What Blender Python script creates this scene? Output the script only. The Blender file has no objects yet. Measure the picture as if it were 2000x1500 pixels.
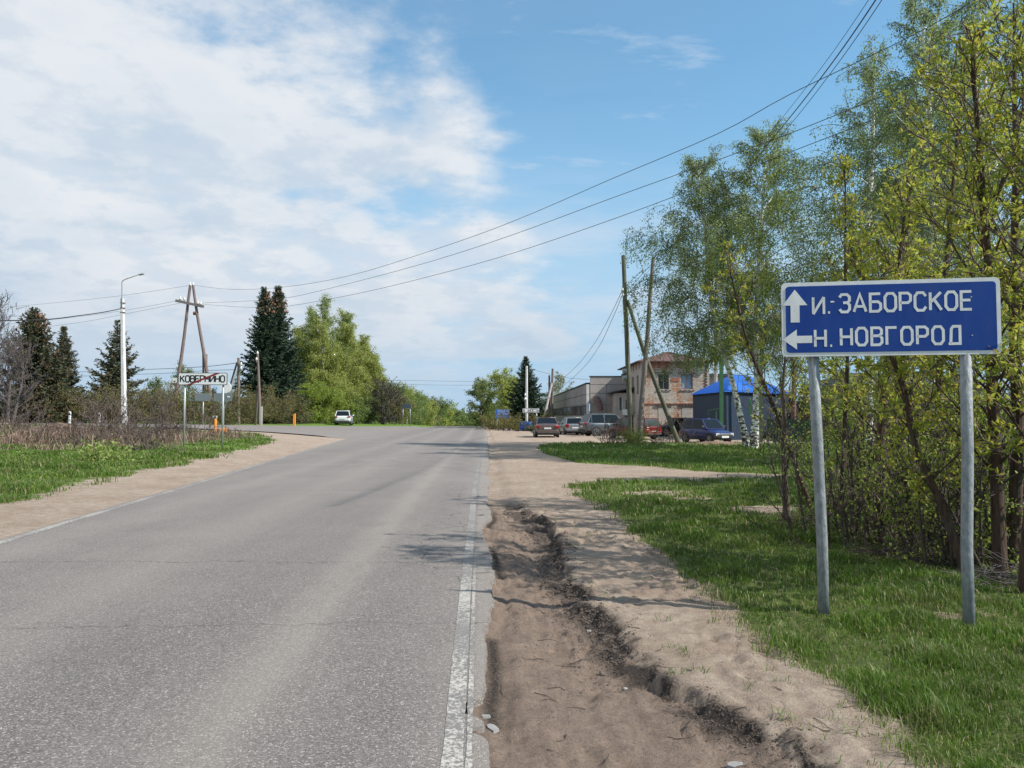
import bpy, math, random
import numpy as np
from mathutils import Vector, Matrix
R = math.radians
C = bpy.context.scene.collection
sc = bpy.context.scene
# ---------------------------------------------------------------- camera, sky, sun, exposure
CAMZ = 1.6; F = 1503.0; PITCH = R(2.36)
cam = bpy.data.cameras.new("camera"); camo = bpy.data.objects.new("camera", cam); C.objects.link(camo)
camo.location = (0, 0, CAMZ); camo.rotation_euler = (R(90) + PITCH, 0, 0)
cam.sensor_width = 36; cam.lens = 36 * F / 2000; cam.clip_end = 9000; cam.clip_start = 0.05
sc.camera = camo
sc.view_settings.view_transform = 'Standard'; sc.view_settings.look = 'None'
sc.view_settings.gamma = 1; sc.view_settings.use_curve_mapping = False
sc.view_settings.exposure = 0.55
SUN_EL = R(42); SX, SY = 0.95, -0.31
sl = bpy.data.lights.new("sun", 'SUN'); slo = bpy.data.objects.new("sun", sl); C.objects.link(slo)
sl.energy = 4.3; sl.angle = R(0.53); sl.color = (1.0, 0.95, 0.87)
sd = Vector((SX, SY, math.tan(SUN_EL) * math.hypot(SX, SY))).normalized()
slo.rotation_euler = sd.to_track_quat('Z', 'Y').to_euler(); slo.location = (30, -10, 40)

world = bpy.data.worlds.new("World"); sc.world = world; world.use_nodes = True
wt = world.node_tree; wt.nodes.clear()
def WN(t, **k):
    n = wt.nodes.new(t)
    for a, b in k.items(): setattr(n, a, b)
    return n
def wl(a, b): wt.links.new(a, b)
def wmath(op, a, b=None, clamp=False):
    n = WN('ShaderNodeMath', operation=op, use_clamp=clamp)
    for i, v in enumerate((a, b)):
        if v is None: continue
        if isinstance(v, (int, float)): n.inputs[i].default_value = v
        else: wl(v, n.inputs[i])
    return n.outputs[0]
def wmap(v, a, b, c, d, smooth=True):
    n = WN('ShaderNodeMapRange', interpolation_type='SMOOTHSTEP' if smooth else 'LINEAR')
    wl(v, n.inputs[0])
    for i, x in enumerate((a, b, c, d)): n.inputs[i + 1].default_value = x
    return n.outputs[0]
def wmix(f, a, b):
    n = WN('ShaderNodeMix', data_type='RGBA')
    if isinstance(f, (int, float)): n.inputs[0].default_value = f
    else: wl(f, n.inputs[0])
    for i, v in ((6, a), (7, b)):
        if isinstance(v, tuple): n.inputs[i].default_value = v + (1,)
        else: wl(v, n.inputs[i])
    return n.outputs[2]
def wnoise(vec, scale, detail=6, rough=.55, off=(0, 0, 0), sc_=(1, 1, 1)):
    mp = WN('ShaderNodeMapping'); wl(vec, mp.inputs[0]); mp.inputs[1].default_value = off; mp.inputs[3].default_value = sc_
    n = WN('ShaderNodeTexNoise'); wl(mp.outputs[0], n.inputs['Vector'])
    n.inputs['Scale'].default_value = scale; n.inputs['Detail'].default_value = detail; n.inputs['Roughness'].default_value = rough
    return n.outputs[0]
sky = WN('ShaderNodeTexSky', sky_type='NISHITA'); sky.sun_disc = False
sky.sun_elevation = SUN_EL; sky.sun_rotation = math.atan2(SX, SY)
sky.air_density = 1.15; sky.dust_density = 0.3; sky.ozone_density = 1.6; sky.altitude = 100
tc = WN('ShaderNodeTexCoord'); sep = WN('ShaderNodeSeparateXYZ'); wl(tc.outputs['Generated'], sep.inputs[0])
dx, dy, dz = sep.outputs
zz = wmath('ADD', wmath('MAXIMUM', dz, 0.0), 0.22)
px_, py_ = wmath('DIVIDE', dx, zz), wmath('DIVIDE', dy, zz)
cmb = WN('ShaderNodeCombineXYZ'); wl(px_, cmb.inputs[0]); wl(py_, cmb.inputs[1]); wl(wmath('MULTIPLY', dz, 1.5), cmb.inputs[2])
cv = cmb.outputs[0]
# coverage: a broad bank of cloud over the left half of the sky, broken at its edge, thin veil low down
def dens_(o):
    big = wnoise(cv, 1.1, 2, .5, (3.1 + o, 1.2 - o * .3, 0)); det = wnoise(cv, 2.6, 9, .56, (8.9 + o, 2.0 - o * .3, .3)); fine = wnoise(cv, 9.0, 7, .62, (1.0 + o, 5.4, .3))
    return wmath('ADD', wmath('ADD', wmath('MULTIPLY', big, .30), wmath('MULTIPLY', det, .62)), wmath('MULTIPLY', fine, .16))
dens = dens_(0); dens2 = dens_(.10)
dxs = wmath('SUBTRACT', dx, wmap(dz, .10, .40, .10, -.03))
side = wmath('ADD', wmap(dxs, -.50, .0, .16, .0, False), wmap(dxs, -.08, .09, .0, -.22))
cov = wmath('ADD', dens, side)
cfac = wmap(cov, .455, .645, 0, .93)
# thin low veil, drawn out sideways
veiln = wnoise(tc.outputs['Generated'], 2.4, 9, .62, (2, 1, 4), (1, 1, 5.5))
vz = wmap(dz, .0, .12, .25, 1); vz2 = wmap(dz, .17, .34, 1, 0.06)
veilx = wmap(dx, .0, .40, 1, .35)
vfac = wmath('MULTIPLY', wmath('MULTIPLY', wmap(veiln, .36, .56, .30, .95), wmath('MULTIPLY', vz, vz2)), veilx)
wisp = wmath('MULTIPLY', wmap(wnoise(cv, 2.2, 8, .62, (14.3, 3.9, 1), (1, 2.6, 1)), .57, .74, 0, .6), wmap(dz, .2, .3, 0, 1))
lowv = wmap(dz, .0, .42, .97, .10)
relief = wmap(wmath('SUBTRACT', dens, dens2), -.05, .05, 0, 1)
thick = wmap(cov, .56, .82, 1, .0)
mott = wmap(wnoise(cv, 1.6, 7, .58, (4.2, 8.4, 0)), .36, .62, 0, 1)
lit = wmath('ADD', wmath('ADD', wmath('MULTIPLY', relief, .45), wmath('MULTIPLY', thick, .30)), wmath('MULTIPLY', mott, .36), True)
lowlit = wmath('MULTIPLY', lit, wmap(dz, .01, .22, .30, 1))
ccol = wmix(lowlit, (3.3, 4.15, 5.1), (5.7, 5.85, 6.05))
tint = WN('ShaderNodeMix', data_type='RGBA', blend_type='MULTIPLY'); tint.inputs[0].default_value = 1
wl(sky.outputs[0], tint.inputs[6]); tint.inputs[7].default_value = (.84, 1.22, 1.26, 1)
base = wmix(lowv, tint.outputs[2], (2.35, 3.85, 5.45))
c1 = wmix(wmath('MAXIMUM', vfac, wisp), base, (4.4, 5.05, 5.85))
cf2 = wmath('MULTIPLY', cfac, wmap(dz, .0, .12, .35, 1))
c2 = wmix(cf2, c1, ccol)
bg = WN('ShaderNodeBackground'); bg.inputs['Strength'].default_value = 0.10
wl(c2, bg.inputs['Color']); wo = WN('ShaderNodeOutputWorld'); wl(bg.outputs[0], wo.inputs[0])

# ---------------------------------------------------------------- pixel geometry helpers
def at(px, py, Y):
    cx, cy = (px - 1000) / F, (750 - py) / F
    d = (cx, math.cos(PITCH) - cy * math.sin(PITCH), math.sin(PITCH) + cy * math.cos(PITCH))
    t = Y / d[1]
    return Vector((d[0] * t, Y, CAMZ + d[2] * t))
# ---------------------------------------------------------------- numpy noise
def _h(ix, iy, s):
    n = (ix.astype(np.int64) * 374761393 + iy.astype(np.int64) * 668265263 + s * 1442695041) & 0xffffffff
    n = ((n ^ (n >> 13)) * 1274126177) & 0xffffffff
    return ((n ^ (n >> 16)) & 0xffff) / 65535.0
def vn(x, y, s=0):
    x = np.asarray(x, float); y = np.asarray(y, float)
    ix, iy = np.floor(x), np.floor(y); fx, fy = x - ix, y - iy
    fx = fx * fx * (3 - 2 * fx); fy = fy * fy * (3 - 2 * fy)
    a = _h(ix, iy, s) * (1 - fx) + _h(ix + 1, iy, s) * fx
    b = _h(ix, iy + 1, s) * (1 - fx) + _h(ix + 1, iy + 1, s) * fx
    return a * (1 - fy) + b * fy
def fbm(x, y, s=0, o=4):
    v = 0; a = .5; t = 0
    for i in range(o):
        v = v + a * vn(x * 2 ** i + 17.3 * i, y * 2 ** i + 9.1 * i, s + i); t += a; a *= .5
    return v / t
def sst(a, b, x):
    t = np.clip((x - a) / (b - a), 0, 1); return t * t * (3 - 2 * t)
# ---------------------------------------------------------------- the lie of the land
def RL(y): return np.interp(y, [-8, 9.6, 22.3, 51, 75, 100, 140, 400], [-4.6, -6.4, -7.9, -11.1, -12.5, -11.4, -12.5, -24.])
def RR(y): return np.interp(y, [-8, 3.5, 7.1, 17.4, 63, 92, 140, 400], [0.1, -.235, -.39, -.80, -2.3, -3.4, -5.5, -18.])
def edgeR(y): return RR(y) + .17 + .05 * (vn(y * 2.3, 0 * y, 5) - .5) + .12 * (vn(y * .9, 0 * y, 6) - .45) * (y > 2) + sst(8, 20, y) * .1
def scarp(y): return np.interp(y, [0, 3.7, 4.02, 4.47, 5.25, 6.2, 7.3, 9, 11.6, 14.3], [1.9, 1.27, 1.15, .95, .80, .64, .52, .57, .46, -.05]) \
        + .14 * (vn(y * 2.1, 0 * y, 11) - .5) + .09 * (vn(y * 6.0, 0 * y, 12) - .5) + .05 * (vn(y * 17.0, 0 * y, 13) - .5)
def crest(y):
    y = np.asarray(y, float); d = np.clip(y - 113, 0, None)
    return np.where(d < 22, -.0010 * d * d, np.maximum(-.484 - .044 * (d - 22), -16.0))
def H(x, y):
    x = np.asarray(x, float); y = np.asarray(y, float)
    z = crest(y)
    d = np.clip(RL(y) - .3 - x, 0, None)
    amp = np.interp(y, [0, 8, 20, 35, 47, 80, 110, 200], [.10, .2, .42, .80, 1.05, 1.0, .8, .6])
    z = z + amp * (1 - np.exp(-d / 9.0))
    far = sst(0, 3, d)
    z = z + .10 * (fbm(x * .35, y * .35, 3) - .5) * far + .10 * sst(1.5, 6, x) * (fbm(x * .5, y * .5, 7) - .5)
    # silted wash-out beside the asphalt, cut by a crumbling edge
    sc_ = scarp(y); eR = edgeR(y)
    fade = sst(15.0, 11.5, y)
    across = np.clip((x - eR) / np.maximum(sc_ - eR, .1), 0, 1)
    floor_ = -.03 - .075 * sst(0, .75, across) * (.55 + .9 * vn(y * .8, 0 * y, 14))
    k = sst(.0, .07 + .10 * vn(y * 3.1, 0 * y, 15), x - sc_)
    lip = .012 * np.exp(-((x - sc_ - .12) / .12) ** 2)
    soft = sst(.42, .62, vn(y * 1.3, 0 * y, 16)); k = k * (1 - soft * .55) + soft * .55 * sst(-.30, .25, x - sc_)
    chan = -.035 * np.exp(-((x - eR - .10) / .09) ** 2) * (.4 + vn(y * 1.7, 0 * y, 17))
    tyre = ((fbm(x * 20, y * 1.6, 27, 3) - .5) * .045 + (vn(x * 30, y * 26, 28) - .5) * .010) * sst(0, .12, x - eR) * sst(.02, -.1, x - sc_)
    trench = tyre + np.where(x > eR - .05, floor_ * (1 - k) + lip * k + chan, 0)
    rough = (fbm(x * 11, y * 11, 21, 5) - .5) * .11 * sst(.3, .6, fbm(x * 2, y * 2, 23, 2)) + (vn(x * 34, y * 30, 24) - .5) * .028 * np.exp(-((x - sc_) / .16) ** 2) + (fbm(x * 3, y * 3, 26, 3) - .5) * .045 + (fbm(x * 14, y * 6, 25, 3) - .5) * .016
    z = z + fade * (trench * np.interp(y, [3, 5.5, 7], [.62, .85, 1.0]) + rough * (x > eR))
    # second small step near the camera
    s2 = scarp(y) + .30 + .05 * (vn(y * 7, 0 * y, 31) - .5)
    z = z - .035 * np.exp(-np.clip(s2 - x, 0, 9) / .07) * sst(0, .03, s2 - x) * sst(3.9, 4.05, y) * sst(4.6, 4.4, y)
    # wheel ruts in the drive and humps in the parking
    z = z + .03 * (fbm(x * 1.2, y * 1.2, 41) - .5) * (x > eR + .3) * sst(14, 18, y)
    z = z - .05 * sst(.45, .1, np.abs(x - eR - .1)) * sst(14, 16, y)
    return z
def Hs(x, y): return float(H(np.array([x]), np.array([y]))[0])
def ground(px, Y, dz=0.0):
    p = at(px, 800, Y); return Vector((p.x, Y, Hs(p.x, Y) + dz))
def side_near(x): return np.interp(x, [-300, -60, -19, -16, -11, -6], [51, 52, 51.8, 52.3, 53.2, 60])
def side_far(x): return np.interp(x, [-300, -60, -30, -24, -19, -16, -13, -10], [58.5, 59.5, 61.5, 66, 77, 88, 104, 112])
def on_road(x, y, m=0.0):
    return ((x > RL(y) - m) & (x < edgeR(y) + m)) | ((x < RL(y) + 1) & (y > side_near(x) - m) & (y < side_far(x) + m))
def zones(x, y):
    """grass, dead litter, dark silt"""
    x = np.asarray(x, float); y = np.asarray(y, float)
    n = fbm(x * .9, y * .9, 51, 4); n2 = fbm(x * 3.5, y * 3.5, 55, 3)
    jit = (n - .5) * 1.0 + (n2 - .5) * .5
    g = np.zeros_like(x)
    xg = np.interp(y, [0, 2, 3.5, 5.4, 7.6, 12, 17.4, 18.6, 19.2], [2.3, 2.1, 1.95, 1.85, 1.72, 1.66, 1.35, 1.6, 4.0])
    g1 = sst(-.18, .28, x - xg + jit * .55) * sst(19.4, 18.4, y + jit * .8 - .22 * np.clip(x - 3, 0, 5))
    yn = np.interp(x, [1.0, 2.2, 4.65, 6.9, 9, 14], [35, 26.3, 23.6, 21.2, 19.2, 15]); yf = np.interp(x, [1, 1.8, 4, 7, 14], [36, 43, 45.2, 45.2, 43.5])
    g2 = sst(-.3, .6, y - yn + jit * 1.6) * sst(.5, -.6, y - yf + jit * 1.8) * sst(.9, 1.5, x + jit)
    g = np.maximum(g1, g2)
    g = np.maximum(g, sst(8.5, 10, x + jit * 2) * sst(45, 43, y + jit * 3))
    bare = sst(.68, .78, fbm(x * .55 + 3, y * .8, 61, 3)) * .7 + sst(.9, .4, np.hypot((x - 4.3) / 1.1, (y - 13.2) / .9)) + sst(.8, .3, np.hypot((x - 2.5) / .7, (y - 16.0) / .7)) * .7
    g = g * np.clip(1 - bare, 0, 1)
    # far right verge with blue sign
    g = np.maximum(g, sst(84, 90, y + jit * 6) * sst(5.5, 4.5, x) * (x > 0) * sst(.8, 1.5, x - RR(y)))
    g = np.maximum(g, sst(95, 110, y) * (x > RR(y) + 2.5))
    g = np.maximum(g, sst(22, 24, x) * 0.8)
    # left side
    d = RL(y) - x
    wid = np.interp(y, [5, 14, 25, 35, 42, 46, 50, 54], [1.8, 2.1, 2.2, 2.3, 2.8, 4.0, 8.0, 12.0])
    gl = sst(-.3, .55, d - wid + jit * 1.3) * np.where(y < 60, sst(51.3, 50.3, y + jit * 1.0 + 2.2 * sst(14, 6, d)), 1)
    gl = np.where(y > side_far(x) - .5, sst(.2, 1.0, y - side_far(x) + jit), gl)
    gl = np.where((y > 104) & (d > .6), 1, gl)
    g = np.where(x < RL(y), gl, g)
    dead = sst(-13.5, -15.5, x + jit * 3) * sst(27, 30.5, y + jit * 6 + np.clip(-x - 18, 0, 30) * .12) * sst(46.5, 43.5, y + jit * 3)
    dead = dead * sst(.30, .45, n * .7 + n2 * .3 + .12) 
    dead = np.maximum(dead, .6 * sst(4.0, 5.0, x) * sst(7.5, 8.5, y) * sst(14, 12, y) * sst(.42, .58, n))
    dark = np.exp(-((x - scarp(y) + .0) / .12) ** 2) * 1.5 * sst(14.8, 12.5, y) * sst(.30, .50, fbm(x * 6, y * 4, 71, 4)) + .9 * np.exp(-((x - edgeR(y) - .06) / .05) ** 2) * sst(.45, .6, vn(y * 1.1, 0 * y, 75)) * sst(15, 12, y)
    silt = ((x < scarp(y) + .02) & (x > edgeR(y) - .3)) * sst(16, 12, y)
    return g, dead * (x < 60), np.clip(dark, 0, 1), silt
# ---------------------------------------------------------------- mesh building
def link(o, parent=None):
    C.objects.link(o)
    if parent: o.parent = parent
    return o
def tag(o, label=None, cat=None, group=None, kind=None):
    if label: o['label'] = label
    if cat: o['category'] = cat
    if group: o['group'] = group
    if kind: o['kind'] = kind
    return o
def thing(name, label, cat, loc=(0, 0, 0), rz=0, group=None):
    o = bpy.data.objects.new(name, None); o.location = loc; o.rotation_euler = (0, 0, rz); o.empty_display_size = .2
    link(o); return tag(o, label, cat, group)
def np_mesh(name, V, Fa, mats, smooth=False, nper=None):
    """V (n,3); Fa (m,k) constant-size faces"""
    me = bpy.data.meshes.new(name); V = np.asarray(V, np.float32); Fa = np.asarray(Fa, np.int32)
    me.vertices.add(len(V)); me.vertices.foreach_set('co', V.ravel())
    k = Fa.shape[1]; me.loops.add(Fa.size); me.loops.foreach_set('vertex_index', Fa.ravel())
    me.polygons.add(len(Fa)); me.polygons.foreach_set('loop_start', np.arange(0, Fa.size, k, dtype=np.int32))
    if smooth: me.polygons.foreach_set('use_smooth', np.ones(len(Fa), bool))
    me.update(calc_edges=True)
    for m in (mats if isinstance(mats, (list, tuple)) else [mats]): me.materials.append(m)
    return me
def np_obj(name, V, Fa, mats, parent=None, smooth=False):
    o = bpy.data.objects.new(name, np_mesh(name, V, Fa, mats, smooth)); return link(o, parent)
class MB:
    def __init__(s): s.v = []; s.f = []; s.n = 0
    def add(s, V, Fs):
        s.v.extend([tuple(map(float, p)) for p in V]); s.f.extend([tuple(int(i) + s.n for i in f) for f in Fs]); s.n += len(V); return s
    def box(s, c, size, M=None, bev=0):
        hx, hy, hz = size[0] / 2, size[1] / 2, size[2] / 2
        P = [Vector((x, y, z)) for x in (-hx, hx) for y in (-hy, hy) for z in (-hz, hz)]
        if M is not None: P = [M @ p for p in P]
        c = Vector(c)
        return s.add([p + c for p in P], [(0, 1, 3, 2), (4, 6, 7, 5), (0, 4, 5, 1), (2, 3, 7, 6), (0, 2, 6, 4), (1, 5, 7, 3)])
    def bar(s, a, b, w, h=None, up=(0, 0, 1)):
        a, b = Vector(a), Vector(b); d = b - a; q = d.normalized(); u = Vector(up)
        if abs(q.dot(u)) > .99: u = Vector((1, 0, 0))
        r = q.cross(u).normalized(); u = r.cross(q); M = Matrix((r, q, u)).transposed()
        return s.box((a + b) / 2, (w, d.length, h or w), M)
    def quad(s, a, b, c, d): return s.add([a, b, c, d], [(0, 1, 2, 3)])
    def tube(s, pts, rad, sides=8, cap=True):
        pts = [Vector(p) for p in pts]; n = len(pts)
        if isinstance(rad, (int, float)): rad = [rad] * n
        V = []; ref = None
        for i, p in enumerate(pts):
            t = (pts[min(i + 1, n - 1)] - pts[max(i - 1, 0)]).normalized()
            if ref is None: ref = Vector((1, 0, 0)) if abs(t.x) < .8 else Vector((0, 1, 0))
            u = (ref - t * ref.dot(t)).normalized(); ref = u; w = t.cross(u)
            for k in range(sides):
                a = 2 * math.pi * k / sides; V.append(p + (u * math.cos(a) + w * math.sin(a)) * rad[i])
        Fs = [(i * sides + k, i * sides + (k + 1) % sides, (i + 1) * sides + (k + 1) % sides, (i + 1) * sides + k) for i in range(n - 1) for k in range(sides)]
        if cap: Fs += [tuple(range(sides - 1, -1, -1)), tuple((n - 1) * sides + k for k in range(sides))]
        return s.add(V, Fs)
    def lathe(s, prof, c=(0, 0, 0), sides=12, axis='z'):
        V = []; c = Vector(c)
        for r, z in prof:
            for k in range(sides):
                a = 2 * math.pi * k / sides; x, y = r * math.cos(a), r * math.sin(a)
                V.append(c + (Vector((x, y, z)) if axis == 'z' else Vector((z, x, y)) if axis == 'x' else Vector((x, z, y))))
        n = len(prof)
        Fs = [(i * sides + k, i * sides + (k + 1) % sides, (i + 1) * sides + (k + 1) % sides, (i + 1) * sides + k) for i in range(n - 1) for k in range(sides)]
        Fs += [tuple(range(sides - 1, -1, -1)), tuple((n - 1) * sides + k for k in range(sides))]
        return s.add(V, Fs)
    def prism(s, poly, d, M=None):
        """poly in the local xz plane pushed along y by d"""
        n = len(poly); V = [Vector((x, 0, z)) for x, z in poly] + [Vector((x, d, z)) for x, z in poly]
        if M is not None: V = [M @ v for v in V]
        return s.add(V, [tuple(range(n)), tuple(range(2 * n - 1, n - 1, -1))] + [(i, i + n, (i + 1) % n + n, (i + 1) % n) for i in range(n)])
    def build(s, name, mat, parent=None, smooth=False, world=False, bevel=0, kind=None, bseg=2, auto=None):
        V = s.v
        if world and parent: L = parent.location; V = [(a - L.x, b - L.y, c - L.z) for a, b, c in V]
        me = bpy.data.meshes.new(name); me.from_pydata(V, [], s.f); me.validate(); me.update()
        for m in (mat if isinstance(mat, (list, tuple)) else [mat]): me.materials.append(m)
        import bmesh
        bm = bmesh.new(); bm.from_mesh(me); bmesh.ops.recalc_face_normals(bm, faces=bm.faces); bm.to_mesh(me); bm.free()
        if smooth:
            me.polygons.foreach_set('use_smooth', [True] * len(me.polygons))
            if auto:
                try: me.set_sharp_from_angle(angle=R(auto))
                except Exception: pass
        o = bpy.data.objects.new(name, me); link(o, parent)
        if bevel:
            b = o.modifiers.new('bevel', 'BEVEL'); b.width = bevel; b.segments = bseg; b.limit_method = 'ANGLE'
        if kind: o['kind'] = kind
        return o
# ---------------------------------------------------------------- materials
class SB:
    def __init__(s, name):
        s.m = bpy.data.materials.new(name); s.m.use_nodes = True; s.t = s.m.node_tree; s.t.nodes.clear()
        s.out = s.t.nodes.new('ShaderNodeOutputMaterial'); s._obj = None
    def n(s, typ, ins={}, **props):
        n = s.t.nodes.new(typ)
        for k, v in props.items(): setattr(n, k, v)
        for k, v in ins.items(): s.set(n.inputs[k], v)
        return n
    def set(s, sock, v):
        if isinstance(v, bpy.types.NodeSocket): s.t.links.new(v, sock)
        elif v is not None:
            if isinstance(v, tuple) and len(v) == 3 and sock.type == 'RGBA': v = v + (1,)
            sock.default_value = v
    def pos(s): return s.n('ShaderNodeNewGeometry').outputs['Position']
    def obj(s):
        if s._obj is None: s._obj = s.n('ShaderNodeTexCoord').outputs['Object']
        return s._obj
    def map(s, v, sc_=(1, 1, 1), off=(0, 0, 0), rot=(0, 0, 0)):
        return s.n('ShaderNodeMapping', {0: v, 1: off, 2: rot, 3: sc_}).outputs[0]
    def noise(s, v, scale, detail=4, rough=.55, dist=0):
        return s.n('ShaderNodeTexNoise', {'Vector': v, 'Scale': scale, 'Detail': detail, 'Roughness': rough, 'Distortion': dist}).outputs[0]
    def vor(s, v, scale, feature='F1', rnd=1.0, out='Distance'):
        return s.n('ShaderNodeTexVoronoi', {'Vector': v, 'Scale': scale, 'Randomness': rnd}, feature=feature).outputs[out]
    def mr(s, v, a, b, c=0, d=1, smooth=False):
        return s.n('ShaderNodeMapRange', {0: v, 1: a, 2: b, 3: c, 4: d}, interpolation_type='SMOOTHSTEP' if smooth else 'LINEAR').outputs[0]
    def math(s, op, a, b=None, clamp=False):
        ins = {0: a}
        if b is not None: ins[1] = b
        return s.n('ShaderNodeMath', ins, operation=op, use_clamp=clamp).outputs[0]
    def mix(s, f, a, b, mode='MIX'):
        return s.n('ShaderNodeMix', {0: f, 6: a, 7: b}, data_type='RGBA', blend_type=mode).outputs[2]
    def attr(s, name): return s.n('ShaderNodeAttribute', attribute_name=name)
    def sep(s, v): return s.n('ShaderNodeSeparateXYZ', {0: v}).outputs
    def rnd(s): return s.n('ShaderNodeNewGeometry').outputs['Random Per Island']
    def bump(s, h, strength=.5, dist=.01, normal=None):
        return s.n('ShaderNodeBump', {'Height': h, 'Strength': strength, 'Distance': dist, **({'Normal': normal} if normal else {})}).outputs[0]
    def pbr(s, col, rough=.8, metal=0, normal=None, spec=.5, **k):
        ins = {'Base Color': col, 'Roughness': rough, 'Metallic': metal, 'Specular IOR Level': spec}
        if normal: ins['Normal'] = normal
        ins.update(k)
        p = s.n('ShaderNodeBsdfPrincipled', ins); s.t.links.new(p.outputs[0], s.out.inputs[0]); return s.m
def simple(name, col, rough=.7, metal=0, var=.15, scale=6, bump=.0, spec=.5, dirt=None, dirtamt=.0):
    b = SB(name); v = b.obj(); n = b.noise(v, scale, 5, .6)
    d = tuple(c * (1 - var) for c in col); l = tuple(min(1, c * (1 + var)) for c in col)
    c = b.mix(b.mr(n, .3, .7), d, l)
    if dirt: c = b.mix(b.mr(b.noise(v, scale * .45, 6, .65), .5, .72, 0, dirtamt), c, dirt)
    nm = b.bump(b.noise(v, scale * 4, 4), .4, bump) if bump else None
    return b.pbr(c, rough, metal, nm, spec)
def leafmat(name, c1, c2, c3=None, trans=.35, rough=.55):
    b = SB(name); r = b.rnd(); c = b.mix(b.mr(r, 0, 1), c1, c2)
    if c3: c = b.mix(b.mr(b.math('FRACT', b.math('MULTIPLY', r, 7.31)), .75, .8), c, c3)
    p = b.n('ShaderNodeBsdfPrincipled', {'Base Color': c, 'Roughness': rough, 'Specular IOR Level': .3})
    t = b.n('ShaderNodeBsdfTranslucent', {'Color': b.mix(.5, c, tuple(min(1, x * 1.6) for x in c2))})
    m = b.n('ShaderNodeMixShader', {0: trans, 1: p.outputs[0], 2: t.outputs[0]}); b.t.links.new(m.outputs[0], b.out.inputs[0]); return b.m
M = {}
def mats():
    M['wood'] = simple('pole_wood', (.17, .135, .115), .9, var=.35, scale=3, bump=.01, dirt=(.26, .22, .19), dirtamt=.7)
    b = SB('mossy_pole_wood'); v = b.obj(); st = b.noise(b.map(v, (9, 9, .7)), 3, 6, .6)
    c = b.mix(b.mr(st, .3, .7), (.075, .078, .055), (.20, .19, .155)); c = b.mix(b.mr(b.noise(v, 1.1, 4), .42, .62), c, (.095, .10, .065))
    M['mosswood'] = b.pbr(c, .9, normal=b.bump(st, .6, .02))
    b = SB('weathered_pole_wood'); v = b.obj(); st = b.noise(b.map(v, (9, 9, .5)), 3, 6, .6)
    c = b.mix(b.mr(st, .3, .7), (.10, .085, .08), (.27, .23, .21)); M['greywood'] = b.pbr(c, .9, normal=b.bump(st, .6, .02))
    b = SB('brown_pole_wood'); v = b.obj(); st = b.noise(b.map(v, (9, 9, .5)), 3, 6, .6)
    c = b.mix(b.mr(st, .3, .7), (.11, .075, .065), (.25, .18, .16)); M['brownwood'] = b.pbr(c, .9, normal=b.bump(st, .6, .02))
    M['concrete'] = simple('concrete', (.42, .39, .36), .9, var=.12, scale=2, bump=.004, dirt=(.2, .17, .15), dirtamt=.6)
    M['whiteconc'] = simple('whitewashed_concrete', (.62, .61, .59), .85, var=.12, scale=3, bump=.003, dirt=(.35, .32, .3), dirtamt=.6)
    M['galv'] = simple('galvanised_steel', (.36, .38, .38), .5, .5, var=.12, scale=5)
    M['wire'] = simple('cable_rubber', (.02, .02, .022), .6)
    M['alu'] = simple('aluminium_wire', (.10, .10, .105), .5, .3)
    M['porcelain'] = simple('porcelain', (.62, .62, .60), .25)
    M['black'] = simple('black_plastic', (.015, .015, .016), .5)
    M['rubber'] = simple('tyre_rubber', (.022, .021, .02), .85, dirt=(.12, .10, .08), dirtamt=.5)
    M['white'] = simple('white_paint', (.75, .75, .73), .55, var=.05)
    M['orange'] = simple('orange_paint', (.80, .26, .03), .6, var=.15)
    M['green'] = simple('green_gate_paint', (.03, .125, .055), .55, var=.25, dirt=(.10, .15, .08), dirtamt=.5)
    M['darkgreen'] = simple('green_fence_paint', (.035, .085, .06), .8, var=.3, dirt=(.07, .09, .06), dirtamt=.5)
    M['girder'] = simple('mossy_girder_paint', (.05, .07, .035), .8, var=.35, scale=2, dirt=(.10, .085, .04), dirtamt=.8)
    M['rust'] = simple('rusty_steel', (.17, .085, .06), .85, var=.3, scale=4, bump=.004, dirt=(.08, .06, .05), dirtamt=.7)
    M['pipe'] = simple('grey_gas_pipe', (.55, .55, .56), .5, var=.1)
    M['redpipe'] = simple('rusty_duct', (.16, .095, .08), .75, .2, var=.3, scale=3)
    M['bluepaint'] = simple('blue_sign_film', (.03, .11, .42), .5, var=.2, scale=3)
    M['signback'] = simple('grey_sign_back', (.20, .235, .235), .55, .3, var=.1)
    M['darkroof'] = simple('dark_felt_roof', (.055, .06, .062), .9, var=.3)
    # big sign film: slightly faded blue with scratches
    b = SB('big_sign_blue_film'); v = b.obj(); n = b.noise(v, 2.5, 4); c = b.mix(b.mr(n, .3, .7), (.004, .038, .215), (.007, .050, .26))
    sc1 = b.noise(b.map(v, (3, 3, 40), rot=(0, .6, 0)), 2, 6, .7); c = b.mix(b.mr(sc1, .70, .74, 0, .5), c, (.35, .42, .6))
    c = b.mix(b.mr(b.noise(v, 30, 3, .6), .66, .72, 0, .5), c, (.012, .02, .06)); c = b.mix(b.mr(b.noise(b.map(v, (1, 1, .3)), 5, 6, .7), .45, .75, 0, .35), c, (.045, .085, .22)); M['signblue'] = b.pbr(c, .5, spec=.25)
    b = SB('sign_white_film'); v = b.obj(); n = b.noise(v, 8, 5, .6); c = b.mix(b.mr(n, .3, .7), (.60, .60, .58), (.74, .74, .72))
    c = b.mix(b.mr(b.noise(v, 22, 5, .7), .62, .70, 0, .7), c, (.30, .29, .26)); M['signwhite'] = b.pbr(c, .45)
    b = SB('grey_painted_pole'); v = b.obj(); n = b.noise(b.map(v, (1, 1, .45)), 26, 5, .65); c = b.mix(b.mr(n, .35, .7), (.15, .168, .172), (.30, .32, .325))
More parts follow.
